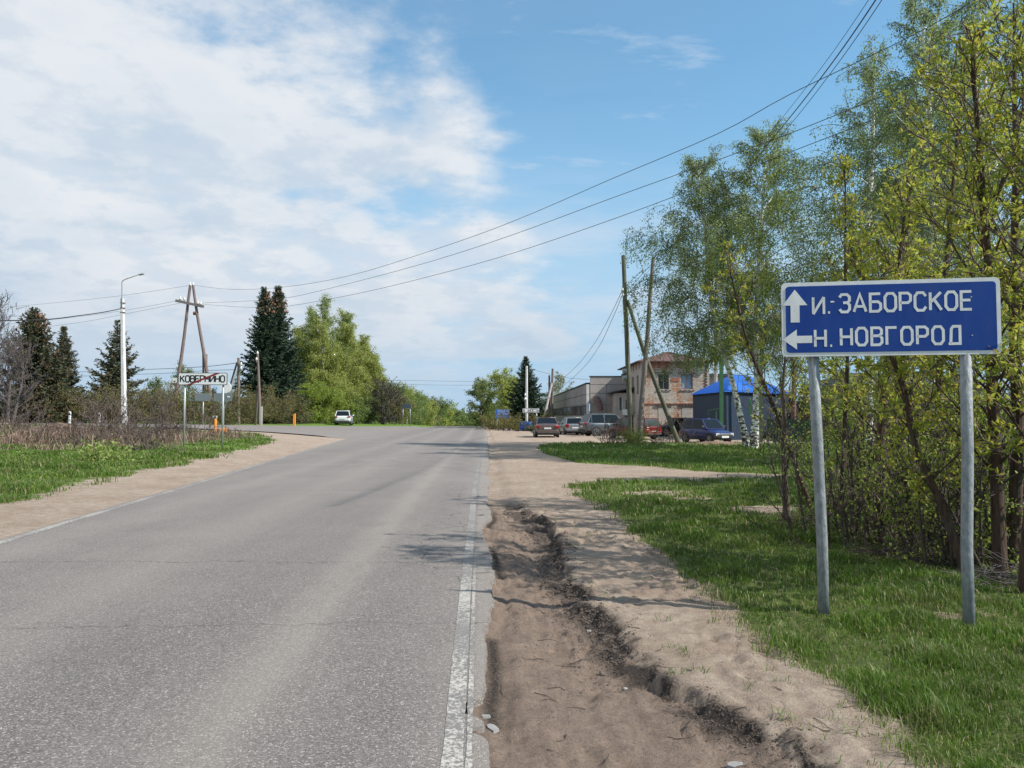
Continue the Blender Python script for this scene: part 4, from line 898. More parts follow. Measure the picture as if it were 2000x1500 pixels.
# ---- concrete hall
Yh = 70; xh0, xh1 = at(1152.5, 800, Yh).x, at(1262, 800, Yh).x; zp, zw = at(1152, 735.5, Yh).z, at(1150, 750, Yh).z
hall = thing('concrete_hall', 'long grey concrete panel hall with a ribbon of windows along the road side', 'building', (xh0, Yh, 0))
xs_ = [0, at(1185, 800, Yh).x - xh0, xh1 - xh0]; zs_ = [-1, 1.15, 2.6, at(0, 768, Yh).z, at(0, 751, Yh).z, zp]
for i in range(2):
    for k in range(5):
        if k == 4 and i: continue
        wd = (xs_[-1] if k == 4 else xs_[i + 1]) - (xs_[0] if k == 4 else xs_[i]); ce = ((xs_[-1] + xs_[0]) / 2 if k == 4 else (xs_[i + 1] + xs_[i]) / 2)
        MB().box((ce, .15, (zs_[k] + zs_[k + 1]) / 2), (wd - .05, .3, zs_[k + 1] - zs_[k] - .045)).build('wall_panel', M['panel'], hall)
MB().box((xs_[-1] / 2, .2, zp / 2 - .5), (xs_[-1] - .1, .28, zp + .8)).build('wall', M['panelg'], hall)
MB().box((xs_[-1] / 2, .2, zp + .03), (xs_[-1] + .1, .5, .07)).build('coping', M['darkroof'], hall)
# road side wall: runs from (7.1,70) back to (6.2,160)
far = Vector((at(1058, 800, 160).x - xh0, 90, 0)); dirv = far.normalized(); rz_ = math.atan2(dirv.y, dirv.x)
L_ = far.length; nb = 15; bay = L_ / nb
zb, zt_ = at(0, 813, Yh).z, at(0, 789.5, Yh).z
for k in range(nb):
    y0_ = k * bay
    for a, b_ in ((-2.5, zb), (zt_, (zt_ + zw) / 2), ((zt_ + zw) / 2, zw)):
        o_ = dirv * (y0_ + bay / 2); xf(MB().box((0, .16, (a + b_) / 2), (bay - .06, .3, b_ - a - .05)), (o_.x, o_.y, 0), rz_).build('wall_panel', M['panelg'], hall)
    n_ = 8 if k < 3 else 6
    fr = MB(); fr.box((0, .16, zt_ - .04), (bay, .1, .06)).box((0, .16, zb + .04), (bay, .1, .06))
    for q in range(n_ + 1): fr.box((-bay / 2 + bay * q / n_, .16, (zb + zt_) / 2), (.07, .12, zt_ - zb - .14))
    f = xf(fr, (o_.x, o_.y, 0), rz_).build('window', M['greywood'], hall)
    for q in range(n_):
        gm = 'glassp' if (k == 0 and q in (0, 1, 3, 4, 6)) or (k * 7 + q * 5) % 11 == 0 else ('glassg' if (k + q) % 3 else 'glass')
        xf(MB().box((-bay / 2 + bay * (q + .5) / n_, .18, (zb + zt_) / 2), (bay / n_ - .09, .012, zt_ - zb - .12)), (o_.x, o_.y, 0), rz_).build('pane', M[gm], f)
rfm = MB(); e = far; rfm.add([(-.35, .3, zw), (e.x - .35, e.y, zw), (e.x - .35, e.y, zw + .14), (-.35, .3, zw + .14), (xs_[-1] + 3, .3, zw), (e.x + 14, e.y, zw), (e.x + 14, e.y, zw + .14), (xs_[-1] + 3, .3, zw + .14)], [(0, 1, 2, 3), (4, 5, 6, 7), (3, 2, 6, 7), (0, 1, 5, 4), (1, 2, 6, 5), (0, 3, 7, 4)])
rfm.build('roof', M['darkroof'], hall)
for k, y_ in enumerate((4, 20, 34, 55)): MB().box((1.0, y_, zw + .22), (.7, .9, .35)).build('roof_vent', M['darkroof'], hall)
MB().box((-.22, -.12, (zw + 1.2) / 2 - .5), (.24, .24, zw - .3)).build('downpipe_pier', M['whiteconc'], hall)
MB().quad((xs_[-1], .3, -1), (xs_[-1], 20, -1), (xs_[-1], 20, zp), (xs_[-1], .3, zp)).build('wall', M['panelg'], hall)
# rusty bent duct on the gable
pts = [Vector((at(1165, 780, Yh).x - xh0, .1, at(0, 779, Yh).z)), Vector((at(1165, 780, Yh).x - xh0, -.5, at(0, 780, Yh).z)), Vector((at(1168, 788, Yh).x - xh0, -.75, at(0, 787, Yh).z)), Vector((at(1172, 800, Yh).x - xh0, -.75, at(0, 802, Yh).z))]
MB().tube(pts, [.28, .28, .27, .25], 12).build('duct', M['redpipe'], hall, smooth=True, auto=50)
# lean-to between hall and tower
le = thing('lean_to', 'low lean-to with sloping roof between the concrete hall and the brick tower', 'building', (at(1192, 800, 68).x, 68, 0)); lw = at(1222, 800, 68).x - at(1192, 800, 68).x + 1
z0_, z1_ = at(0, 768, 68).z, at(0, 757, 68).z
holes_wall(.4, lw, -1, z0_ + .02, [(.75, 1.1, 2.0, 3.3), (1.3, 1.65, 1.0, 3.1)]).build('wall', M['brickw'], le)
for a, c, h_ in ((.925, 2.65, 1.3), (1.475, 2.05, 2.1)): window(le, a, .12, c, .35, h_, nx=1, frame='whiteconc')
MB().quad((.4, 0, -1), (.4, 5, -1), (.4, 5, z0_), (.4, 0, z0_)).build('wall', M['brickw'], le)
MB().add([(0, -.3, z0_), (lw, -.3, z1_), (lw, 5, z1_), (0, 5, z0_), (0, -.3, z0_ + .1), (lw, -.3, z1_ + .1), (lw, 5, z1_ + .1), (0, 5, z0_ + .1)], [(0, 1, 2, 3), (4, 5, 6, 7), (0, 1, 5, 4), (3, 2, 6, 7), (0, 3, 7, 4)]).build('roof', M['darkroof'], le)
MB().box((lw * .6, -.35, 1.9), (.7, .5, .5)).build('air_conditioner', M['white'], le)
# ---- shed with blue roof; near corner at (1408)
Ys = 51; c0 = at(1419, 800, Ys); lft = at(1353.5, 800, 58.5); rgt = at(1546, 800, 56.5)
shed = thing('metal_shed', 'dark navy corrugated shed with bright blue hipped roof behind the birch trunks', 'shed', (c0.x, c0.y, 0)); zs = at(0, 765, 52.5).z
A_, B_ = lft - c0, rgt - c0; A_.z = B_.z = 0; Dd = A_ + B_
def corr(p, q, z0, z1, pitch=.2, dep=.035):
    p, q = Vector(p), Vector(q); d = q - p; n = int(d.length / pitch); nrm = Vector((d.y, -d.x, 0)).normalized(); mb = MB(); V = []
    for i in range(n * 2 + 1):
        c = p + d * (i / (n * 2)) + nrm * (dep if (i // 1) % 2 else 0); V += [(c.x, c.y, z0), (c.x, c.y, z1)]
    mb.add(V, [(2 * i, 2 * i + 2, 2 * i + 3, 2 * i + 1) for i in range(n * 2)]); return mb
corr(A_, (0, 0, 0), -1, zs).build('wall', M['navy'], shed); corr((0, 0, 0), B_, -1, zs).build('wall', M['navy'], shed); corr(B_, Dd, -1, zs).build('wall', M['navy'], shed); corr(Dd, A_, -1, zs).build('wall', M['navy'], shed)
ctr = Dd / 2; zr_ = at(1447, 731, 57).z; E = [Vector((0, 0, 0)), B_, Dd, A_]; E = [ctr + (e - ctr) * 1.06 for e in E]
r1_ = ctr + (A_ - B_).normalized() * .2 + Vector((-.5, 0, zr_)); r2_ = r1_ + Vector((1.2, .3, 0))
rf = MB().add([(e.x, e.y, zs - .06) for e in E] + [tuple(r1_), tuple(r2_)], [(0, 1, 5, 4), (1, 2, 5), (2, 3, 4, 5), (3, 0, 4)]).add([(e.x, e.y, zs - .14) for e in E], [(0, 1, 2, 3)])
rf2 = rf.build('roof', M['blueroof'], shed)
for (p, q, a, b_) in ((E[0], E[1], r1_, r2_), (E[3], E[0], r1_, r1_), (E[1], E[2], r2_, r2_)):
    n_ = int((q - p).length / .36)
    rm = MB()
    for i in range(1, n_):
        u_ = i / n_; s0 = p.lerp(q, u_); s0.z = zs - .04
        # rib rises perpendicular to the eave until it meets the hip
        dperp = Vector((-(q - p).y, (q - p).x, 0)).normalized(); tgt = a if u_ < .5 else b_
        ln = ((Vector(tgt) - s0).dot(dperp)); along = (Vector((tgt.x, tgt.y, 0)) - Vector((p.x, p.y, 0))).dot((q - p).normalized()) / (q - p).length
        k_ = min(u_ / max(along, .01), (1 - u_) / max(1 - along, .01), 1.0); e1 = s0 + dperp * ln * k_; e1.z = zs - .04 + (zr_ - zs) * k_ + .02
        rm.bar(s0, e1, .035, .03)
    rm.build('roof_rib', M['blueroof'], rf2, kind='stuff')
# ---- low garages
for nm, lab, px0, px1, pyt, Y0, dpt, mat_, rt in (('garage', 'low dark garage with a flat felt roof right of the blue roofed shed', 1497, 1560, 790, 56, 6, 'panelg', 'darkroof'), ('garage', 'low shed with dark roof and open front behind the rusty post', 1538, 1600, 797, 60, 6, 'darkroof', 'darkroof'),
        ('outbuilding', 'flat grey building part seen between the tower and the blue roof', 1384, 1420, 735, 74, 8, 'panelg', 'darkroof')):
    a, b_ = at(px0, pyt, Y0), at(px1, pyt, Y0); t_ = thing(nm, lab, 'garage' if nm == 'garage' else 'building', (a.x, Y0, 0)); w = b_.x - a.x
    holes_wall(0, w, -1, a.z, [(w * .25, w * .75, -1, a.z * .75)] if nm == 'garage' else [(w * .2, w * .8, 3.2, 4.6)]).build('wall', M[mat_], t_)
    MB().box((w / 2, dpt / 2 + .1, a.z / 2 - .5), (w - .1, dpt - .2, a.z + .8)).build('core', M['black'], t_) if nm == 'garage' else window(t_, w / 2, .15, 3.9, w * .6, 1.4)
    MB().box((w / 2, dpt / 2, a.z + .12), (w + .5, dpt + .6, .24)).build('roof', M[rt], t_)
    MB().quad((0, 0, -1), (0, dpt, -1), (0, dpt, a.z), (0, 0, a.z)).build('wall', M[mat_], t_); MB().quad((w, 0, -1), (w, dpt, -1), (w, dpt, a.z), (w, 0, a.z)).build('wall', M[mat_], t_)
# ---- brick house behind the maples
Yb = 48; a = at(1668, 735, Yb); b_ = at(1882, 735, Yb); hw = b_.x - a.x
hb = thing('brick_house', 'flat roofed brown brick building glimpsed behind the young maples', 'building', (a.x, Yb, 0))
wn = [(1.6 + i * 2.2, 2.6 + i * 2.2, 1.3, 2.6) for i in range(3)]
holes_wall(0, hw, -1, 3.6, wn).build('wall', M['brickh'], hb)
for a_, c_, d_, e_ in wn: window(hb, (a_ + c_) / 2, .15, (d_ + e_) / 2, c_ - a_, e_ - d_, frame='white')
MB().quad((0, 0, -1), (0, 9, -1), (0, 9, 3.6), (0, 0, 3.6)).build('wall', M['brickh'], hb); MB().quad((hw, 0, -1), (hw, 9, -1), (hw, 9, 3.6), (hw, 0, 3.6)).build('wall', M['brickh'], hb)
MB().add([(-.3, -.4, 3.55), (hw + .3, -.4, 3.55), (hw + .3, 9.4, 3.55), (-.3, 9.4, 3.55), (hw * .15, 4, 4.5), (hw + .3, 4, 4.5)], [(0, 1, 5, 4), (1, 2, 5), (2, 3, 4, 5), (3, 0, 4), (0, 1, 2, 3)]).build('roof', M['darkroof'], hb)
# ---- green picket fence
def fence(name, label, p, q, h, pitch, wd, mat, gap):
    t_ = thing(name, label, 'fence', p); d = q - p; n = int(d.length / pitch); an = math.atan2(d.y, d.x); sl_ = MB()
    for i in range(n):
        c = d * (i / n); sl_.box((c.x, c.y, h / 2 + .05 + .03 * math.sin(i * 1.7)), (wd, .03, h), Matrix.Rotation(an, 3, 'Z'))
    sl_.build('slat', M[mat], t_, kind='stuff')
    for z_ in (h * .25, h * .8): MB().bar((0, .04, z_), (d.x, d.y + .04, z_), .05, .07).build('rail', M[mat], t_)
    for i in range(int(d.length / 2.5) + 1): c = d * min(1, i * 2.5 / d.length); MB().box((c.x, c.y + .1, h / 2), (.1, .1, h + .2)).build('fence_post', M[mat], t_)
    return t_
fence('picket_fence', 'faded dark green board fence behind the bare sapling', ground(1500, 46), ground(1612, 45), 1.35, .15, .135, 'darkgreen', 0)
fence('picket_fence', 'open green picket fence behind the left post of the big sign', ground(1606, 44.5), ground(1700, 44), 1.0, .17, .07, 'darkgreen', 0)
# ---------------------------------------------------------------- cars
M['lampred'] = simple('red_tail_lamp', (.30, .012, .012), .2, var=.1); M['lampclear'] = simple('clear_lamp', (.55, .56, .55), .12, var=.1)
M['chrome'] = simple('alloy_metal', (.50, .51, .52), .3, .8, var=.05); M['plate'] = simple('number_plate_white', (.68, .68, .66), .5, var=.05); M['trim'] = simple('dark_bumper_plastic', (.03, .031, .033), .6)
M['carglass'] = simple('car_glass', (.010, .014, .017), .14, spec=.3)
def paint(name, col, metal=.3):
    b = SB(name); v = b.obj(); z = b.sep(v)[2]; n = b.noise(v, 2, 5, .6)
    d = b.mix(b.math('MULTIPLY', b.mr(z, .65, .2, 0, .6), b.mr(n, .35, .6)), col, (.17, .14, .11))
    p = b.n('ShaderNodeBsdfPrincipled', {'Base Color': d, 'Roughness': .35, 'Metallic': metal, 'Coat Weight': .6, 'Coat Roughness': .08}); b.t.links.new(p.outputs[0], b.out.inputs[0]); return b.m
def wheel(parent, x, y, r, sgn, rimm='chrome', spokes=5):
    w = MB().lathe([(r * .62, -.10), (r * .93, -.10), (r, -.06), (r, .06), (r * .93, .10), (r * .62, .10)], (x, y, r), 24, 'x').build('wheel', M['rubber'], parent, smooth=True, auto=40)
    rm = MB().lathe([(r * .66, .05), (r * .64, .105), (r * .56, .105), (r * .54, .06), (.001, .06)] if sgn > 0 else [(r * .66, -.05), (r * .64, -.105), (r * .56, -.105), (r * .54, -.06), (.001, -.06)], (x, y, r), 24, 'x')
    for k in range(spokes):
        a = 2 * math.pi * k / spokes + .3; rm.bar((x + sgn * .085, y, r), (x + sgn * .085, y + math.cos(a) * r * .58, r + math.sin(a) * r * .58), .03, .11 * r / .3, (1, 0, 0))
    rm.lathe([(.05, .06 * sgn), (.045, .11 * sgn), (.001, .11 * sgn)], (x, y, r), 10, 'x'); rm.build('rim', M[rimm], w, smooth=True, auto=30); return w
def car(name, label, cat, loc, rz, L, W, Hh, wb, mat, kind='hatch', r=.30, belt=.9, nose=None, rimm='chrome', roofrail=False, glassm='carglass', oldlamp=False, plate_letters=False):
    """forward is +y. stations along y from rear to front"""
    t_ = thing(name, label, cat, loc, rz); h = L / 2; w = W / 2; yr_, yf = -wb / 2 - .02, wb / 2
    hood = {'sedan': belt + .03, 'hatch': belt + .05, 'suv': belt + .10, 'old': belt - .05}[kind]; deck = {'sedan': belt + .10, 'hatch': belt + .02, 'suv': belt + .03, 'old': belt}[kind]
    nz = hood - .22
    prof = {  # y, low, high, half width
        'sedan': [(-h, .42, deck - .10, .86), (-h + .10, .30, deck, .94), (-h + .75, .22, deck + .02, 1), (yr_ + .6, .20, belt + .03, 1), (0, .20, belt, 1), (h * .38, .20, belt, 1), (h - .9, .22, hood - .04, .99), (h - .25, .26, nz + .03, .93), (h - .03, .34, nz - .10, .80)],
        'hatch': [(-h, .42, deck - .05, .84), (-h + .10, .28, deck, .93), (-h + .6, .22, deck + .02, 1), (0, .20, belt, 1), (h * .35, .20, belt, 1), (h - .85, .22, hood - .05, .99), (h - .22, .27, nz + .02, .92), (h - .02, .36, nz - .12, .78)],
        'suv': [(-h, .48, deck - .05, .86), (-h + .10, .34, deck + .02, .95), (-h + .6, .27, deck + .04, 1), (0, .25, belt, 1), (h * .35, .25, belt + .02, 1), (h - .9, .27, hood - .02, .99), (h - .25, .32, nz + .10, .93), (h - .03, .42, nz - .05, .80)],
        'old': [(-h, .40, deck - .04, .90), (-h + .06, .26, deck, .97), (-h + .5, .22, deck, 1), (0, .20, belt, 1), (h * .3, .20, belt, 1), (h - .72, .22, hood, 1), (h - .12, .26, nz + .08, .96), (h, .34, nz - .02, .92)]}[kind]
    V = []; K = 14; nst = len(prof)
    ring = [(-.0, 0), (-.80, .0), (-.96, .10), (-1.0, .42), (-.985, .78), (-.93, .95), (-.80, 1.0), (0, 1.025), (.80, 1.0), (.93, .95), (.985, .78), (1.0, .42), (.96, .10), (.80, 0)]
    for y_, lo, hi, ws in prof:
        for a, b_ in ring: V.append((a * w * ws, y_, lo + (hi - lo) * b_))
    Fs = [(i * K + k, i * K + (k + 1) % K, (i + 1) * K + (k + 1) % K, (i + 1) * K + k) for i in range(nst - 1) for k in range(K)] + [tuple(range(K - 1, -1, -1)), tuple((nst - 1) * K + k for k in range(K))]
    body = MB().add(V, Fs).build('body', mat, t_, smooth=True, auto=38); ss_ = body.modifiers.new('s', 'SUBSURF'); ss_.levels = ss_.render_levels = 1; body.modifiers.new('b', 'BEVEL').width = .01
    # greenhouse
    yA, yB, yC, yD = {'sedan': (h - 1.32, h - 1.98, -h + 1.28, -h + .62), 'hatch': (h - 1.0, h - 1.62, -h + .42, -h + .08), 'suv': (h - 1.12, h - 1.75, -h + .50, -h + .12), 'old': (h - .78, h - 1.28, -h + .22, -h + .05)}[kind]
    zb_ = belt - .03; zb_r = deck - .02; zt_ = Hh - .03; wt = w * (.76 if kind != 'old' else .82); wbm = w * .93
    def P_(y_, top, s_=1, inn=0):
        ww = wt if top else wbm; return Vector((s_ * (ww + inn), y_, zt_ if top else (zb_r if y_ < 0 and y_ <= yD + .01 else zb_)))
    ym = (yB + yC) / 2
    g = MB(); c = []
    cols = [(yA, 0), (yB, 1), (ym, 1), (yC, 1), (yD, 0)]
    base_l = [P_(yA, 0, -1), P_(yB, 0, -1), P_(ym, 0, -1), P_(yC, 0, -1), P_(yD, 0, -1)]; top_l = [P_(yB, 1, -1), P_(ym, 1, -1) + Vector((0, 0, .03)), P_(yC, 1, -1)]
    m = lambda v: Vector((-v.x, v.y, v.z))
    AL = base_l + top_l; AR = [m(v) for v in AL]; g.add(AL + AR, [(0, 1, 5), (1, 2, 6, 5), (2, 3, 7, 6), (3, 4, 7), (8, 13, 9), (9, 13, 14, 10), (10, 14, 15, 11), (11, 15, 12), (0, 5, 13, 8), (4, 12, 15, 7)])
    cab = g.build('cabin', mat, t_)
    top = MB().add([top_l[0], top_l[1], top_l[2], m(top_l[0]), m(top_l[1]), m(top_l[2]), Vector((0, yB, zt_ + .03)), Vector((0, ym, Hh)), Vector((0, yC, zt_ + .03))], [(0, 1, 7, 6), (1, 2, 8, 7), (6, 7, 4, 3), (7, 8, 5, 4)]).build('roof', mat, t_, smooth=True)
    sol = top.modifiers.new('s', 'SOLIDIFY'); sol.thickness = .03; sol.offset = 1
    def pane(a, b_, c_, d_, nm='window', push=.008, ins=.09):
        ce = (a + b_ + c_ + d_) / 4; q = [p + (ce - p) * ins for p in (a, b_, c_, d_)]; nn = (q[1] - q[0]).cross(q[3] - q[0]).normalized()
        if nn.dot(ce - Vector((0, ce.y * .6, ce.z * .7))) < 0: nn = -nn
        V_ = [p + nn * push for p in q] + [p - nn * .004 for p in q]; MB().add(V_, [(0, 1, 2, 3), (0, 1, 5, 4), (1, 2, 6, 5), (2, 3, 7, 6), (3, 0, 4, 7)]).build(nm, M[glassm], t_)
    pane(base_l[0], m(base_l[0]), m(top_l[0]), top_l[0], 'windscreen', ins=.08); pane(base_l[4], m(base_l[4]), m(top_l[2]), top_l[2], 'rear_window', ins=.10)
    for f_ in (lambda v: v, m):
        b_m = base_l[2].lerp(base_l[1], .05); pane(f_(base_l[0].lerp(base_l[1], .35)), f_(base_l[2]), f_(top_l[1]), f_(top_l[0]), ins=.07)
        pane(f_(base_l[2]), f_(base_l[3]), f_(top_l[2]), f_(top_l[1]), ins=.07)
        q = base_l[3].lerp(base_l[4], .75); pane(f_(base_l[3]), f_(q), f_(top_l[2].lerp(q, .12)), f_(top_l[2]), ins=.16)
    # arches, wheels, sills
    for s_ in (-1, 1):
        for y_ in (yr_, yf):
            MB().lathe([(r + .055, -.14), (r + .055, .012), (r - .05, .013), (.01, -.05)] if s_ > 0 else [(r + .055, .14), (r + .055, -.012), (r - .05, -.013), (.01, .05)], (s_ * w * .985, y_, r + .02), 20, 'x').build('wheel_arch', M['black'] if kind != 'suv' else M['trim'], t_)
            wheel(t_, s_ * (w - .10), y_, r, s_, rimm)
        MB().box((s_ * w * .97, 0, .24), (.05, wb - 2 * r - .2, .10)).build('sill', M['trim'], t_)
        for y0_ in (yB + .02 - .35, ym - .02, yC - .05): MB().box((s_ * w * 1.0, y0_, .30 + (belt - .3) / 2), (.006, .012, belt - .42)).build('door_gap', M['black'], t_)
        for y0_ in (ym + .14, yC + .1): MB().box((s_ * (w + .006), y0_, belt - .14), (.03, .16, .03)).build('door_handle', mat if kind != 'old' else M['trim'], t_)
        MB().box((s_ * (w + .08), yB + .30, belt + .10), (.20, .08, .14)).build('mirror', mat if kind != 'old' else M['trim'], t_, bevel=.03)
        # lights
        hy, hz = h - .14, nz - .06
        if oldlamp: MB().box((s_ * w * .74, h - .005, nz - .07), (w * .34, .05, .16)).build('headlight', M['lampclear'], t_, bevel=.01)
        else: MB().box((s_ * w * .76, h - .17, nz - .02), (w * .30, .26, .15), Matrix.Rotation(-s_ * .35, 3, 'Z')).build('headlight', M['lampclear'], t_, bevel=.04)
        tz = {'sedan': deck - .22, 'hatch': deck - .16, 'suv': deck - .10, 'old': deck - .28}[kind]
        MB().box((s_ * w * .78, -h + .06, tz), (w * .34, .16, .17 if kind != 'hatch' else .26), Matrix.Rotation(s_ * .28, 3, 'Z')).build('taillight', M['lampred'], t_, bevel=.04)
    MB().box((0, -h + .03, .42), (W * .86, .16, .24)).build('bumper', M['trim'] if kind in ('suv',) else mat, t_, bevel=.05); MB().box((0, -h - .01, .33), (W * .80, .14, .10)).build('valance', M['trim'], t_, bevel=.03)
    MB().box((0, h - .07, .42), (W * .84, .20, .22)).build('bumper', M['trim'] if kind in ('suv', 'old') else mat, t_, bevel=.05)
    MB().box((0, h - .02, nz - .07), (W * .48, .06, .13)).build('grille', M['black'] if not oldlamp else M['chrome'], t_)
    MB().box((0, -h - .015 if kind == 'sedan' else -h - .02, {'sedan': .68, 'hatch': .62, 'suv': .74, 'old': .5}[kind]), (.52, .02, .115)).build('number_plate', M['plate'], t_)
    MB().box((0, h + .04, .36), (.52, .02, .115)).build('number_plate', M['plate'], t_)
    MB().box((0, 0, .26), (W * .82, L * .86, .14)).build('underbody', M['black'], t_)
    if roofrail:
        for s_ in (-1, 1): MB().bar((s_ * wt * .95, yB - .1, Hh + .03), (s_ * wt * .95, yC + .1, Hh + .03), .04, .04).build('roof_rail', M['chrome'], t_)
    return t_
pb, ps, pw, pg, pr, pk, pu = [paint(*a) for a in (('brown_car_paint', (.12, .085, .075)), ('silver_car_paint', (.30, .31, .32), .6), ('white_car_paint', (.72, .72, .72), 0), ('grey_green_car_paint', (.10, .115, .125), .4), ('dark_red_car_paint', (.15, .016, .011), .1), ('black_car_paint', (.012, .013, .018), .2), ('deep_blue_car_paint', (.012, .022, .13), .2))]
car('parked_car', 'brown sedan seen from behind on the sandy lot, nearest the road', 'car', ground(1066, 58.5), R(1), 4.45, 1.78, 1.46, 2.6, pb, 'sedan', .31, belt=.92)
car('parked_car', 'silver hatchback seen from behind between the brown sedan and grey SUV', 'car', ground(1115, 65.5), R(6), 3.9, 1.68, 1.45, 2.45, ps, 'hatch', .29, belt=.92)
car('parked_car', 'white hatchback partly hidden behind the grey SUV', 'car', ground(1143, 71), R(-62), 4.0, 1.68, 1.46, 2.45, pw, 'hatch', .29, belt=.90)
car('parked_car', 'dark grey SUV with alloy wheels and red tail lamp before the lean-to', 'SUV', ground(1187, 61.2), R(-74), 4.4, 1.85, 1.68, 2.64, pg, 'suv', .35, belt=1.02, roofrail=True)
car('parked_car', 'dark red old hatchback mostly hidden by the leaning poles', 'car', ground(1236, 53.5), R(38), 3.9, 1.65, 1.40, 2.43, pr, 'old', .28, belt=.88, glassm='glassg')
car('parked_car', 'black car with silver wheel parked along the brick tower', 'car', ground(1326, 60.5), R(94), 4.2, 1.7, 1.42, 2.5, pk, 'hatch', .30, belt=.9)
car('parked_car', 'small dark blue old hatchback facing the camera beside the dirt mound', 'car', ground(1379, 46.3), R(-154), 3.25, 1.44, 1.40, 2.2, pu, 'old', .26, belt=.84, oldlamp=True, glassm='carglass', rimm='galv')
car('parked_car', 'white SUV parked on the grass before the left birches', 'SUV', ground(672, 90), R(8), 4.5, 1.86, 1.66, 2.65, pw, 'suv', .36, belt=1.03)
# ---------------------------------------------------------------- trees
class Tubes:
    def __init__(s): s.V = []; s.F = []; s.n = 0
    def add(s, P_, r, sides=5):
        P_ = np.asarray(P_, float); n = len(P_); r = np.broadcast_to(np.asarray(r, float), (n,))
        T = np.gradient(P_, axis=0); T /= np.maximum(np.linalg.norm(T, axis=1, keepdims=True), 1e-9)
        m = T.mean(0); ref = np.eye(3)[np.argmin(np.abs(m))]
        U = np.cross(T, ref); U /= np.maximum(np.linalg.norm(U, axis=1, keepdims=True), 1e-9); W = np.cross(T, U)
        a = np.arange(sides) * 2 * np.pi / sides
        V = P_[:, None] + (U[:, None] * np.cos(a)[None, :, None] + W[:, None] * np.sin(a)[None, :, None]) * r[:, None, None]
        i = np.arange(n - 1)[:, None] * sides; k = np.arange(sides)[None, :]; k2 = (k + 1) % sides
        s.V.append(V.reshape(-1, 3)); s.F.append(np.stack([i + k, i + k2, i + sides + k2, i + sides + k], -1).reshape(-1, 4) + s.n); s.n += n * sides
    def obj(s, name, mat, parent): return np_obj(name, np.concatenate(s.V), np.concatenate(s.F), mat, parent, smooth=True) if s.V else None
def leaves_obj(name, Pn, size, mat, parent, r, aspect=1.7, droop=.5, tri=False, dirs=None):
    n = len(Pn); size = np.broadcast_to(size, (n,)) * r.uniform(.65, 1.3, n)
    D = r.normal(size=(n, 3)) if dirs is None else dirs + r.normal(size=(n, 3)) * .35
    if dirs is None: D[:, 2] -= droop * 1.6
    D /= np.linalg.norm(D, axis=1, keepdims=True); S = np.cross(D, r.normal(size=(n, 3))); S /= np.linalg.norm(S, axis=1, keepdims=True)
    L = D * size[:, None]; Wd = S * (size / aspect / 2)[:, None]
    V = np.stack([Pn, Pn + L * .45 + Wd, Pn + L, Pn + L * .45 - Wd], 1)
    i = np.arange(n)[:, None] * 4
    o = np_obj(name, V.reshape(-1, 3), i + np.array([[0, 1, 2, 3]]), mat, parent); o['kind'] = 'stuff'; return o
def poly(p0, d, L, n, r, bend=(0, 0, 0), wob=.08):
    p = np.array(p0, float); d = np.array(d, float); d /= np.linalg.norm(d); out = [p.copy()]; st = L / (n - 1); b_ = np.array(bend, float)
    for i in range(n - 1):
        d = d + b_ / (n - 1) + r.normal(size=3) * wob; d /= np.linalg.norm(d); p = p + d * st; out.append(p.copy())
    return np.array(out)
def along(P_, t):
    x = t * (len(P_) - 1); i = min(int(x), len(P_) - 2); f = x - i; return P_[i] * (1 - f) + P_[i + 1] * f, P_[i + 1] - P_[i]
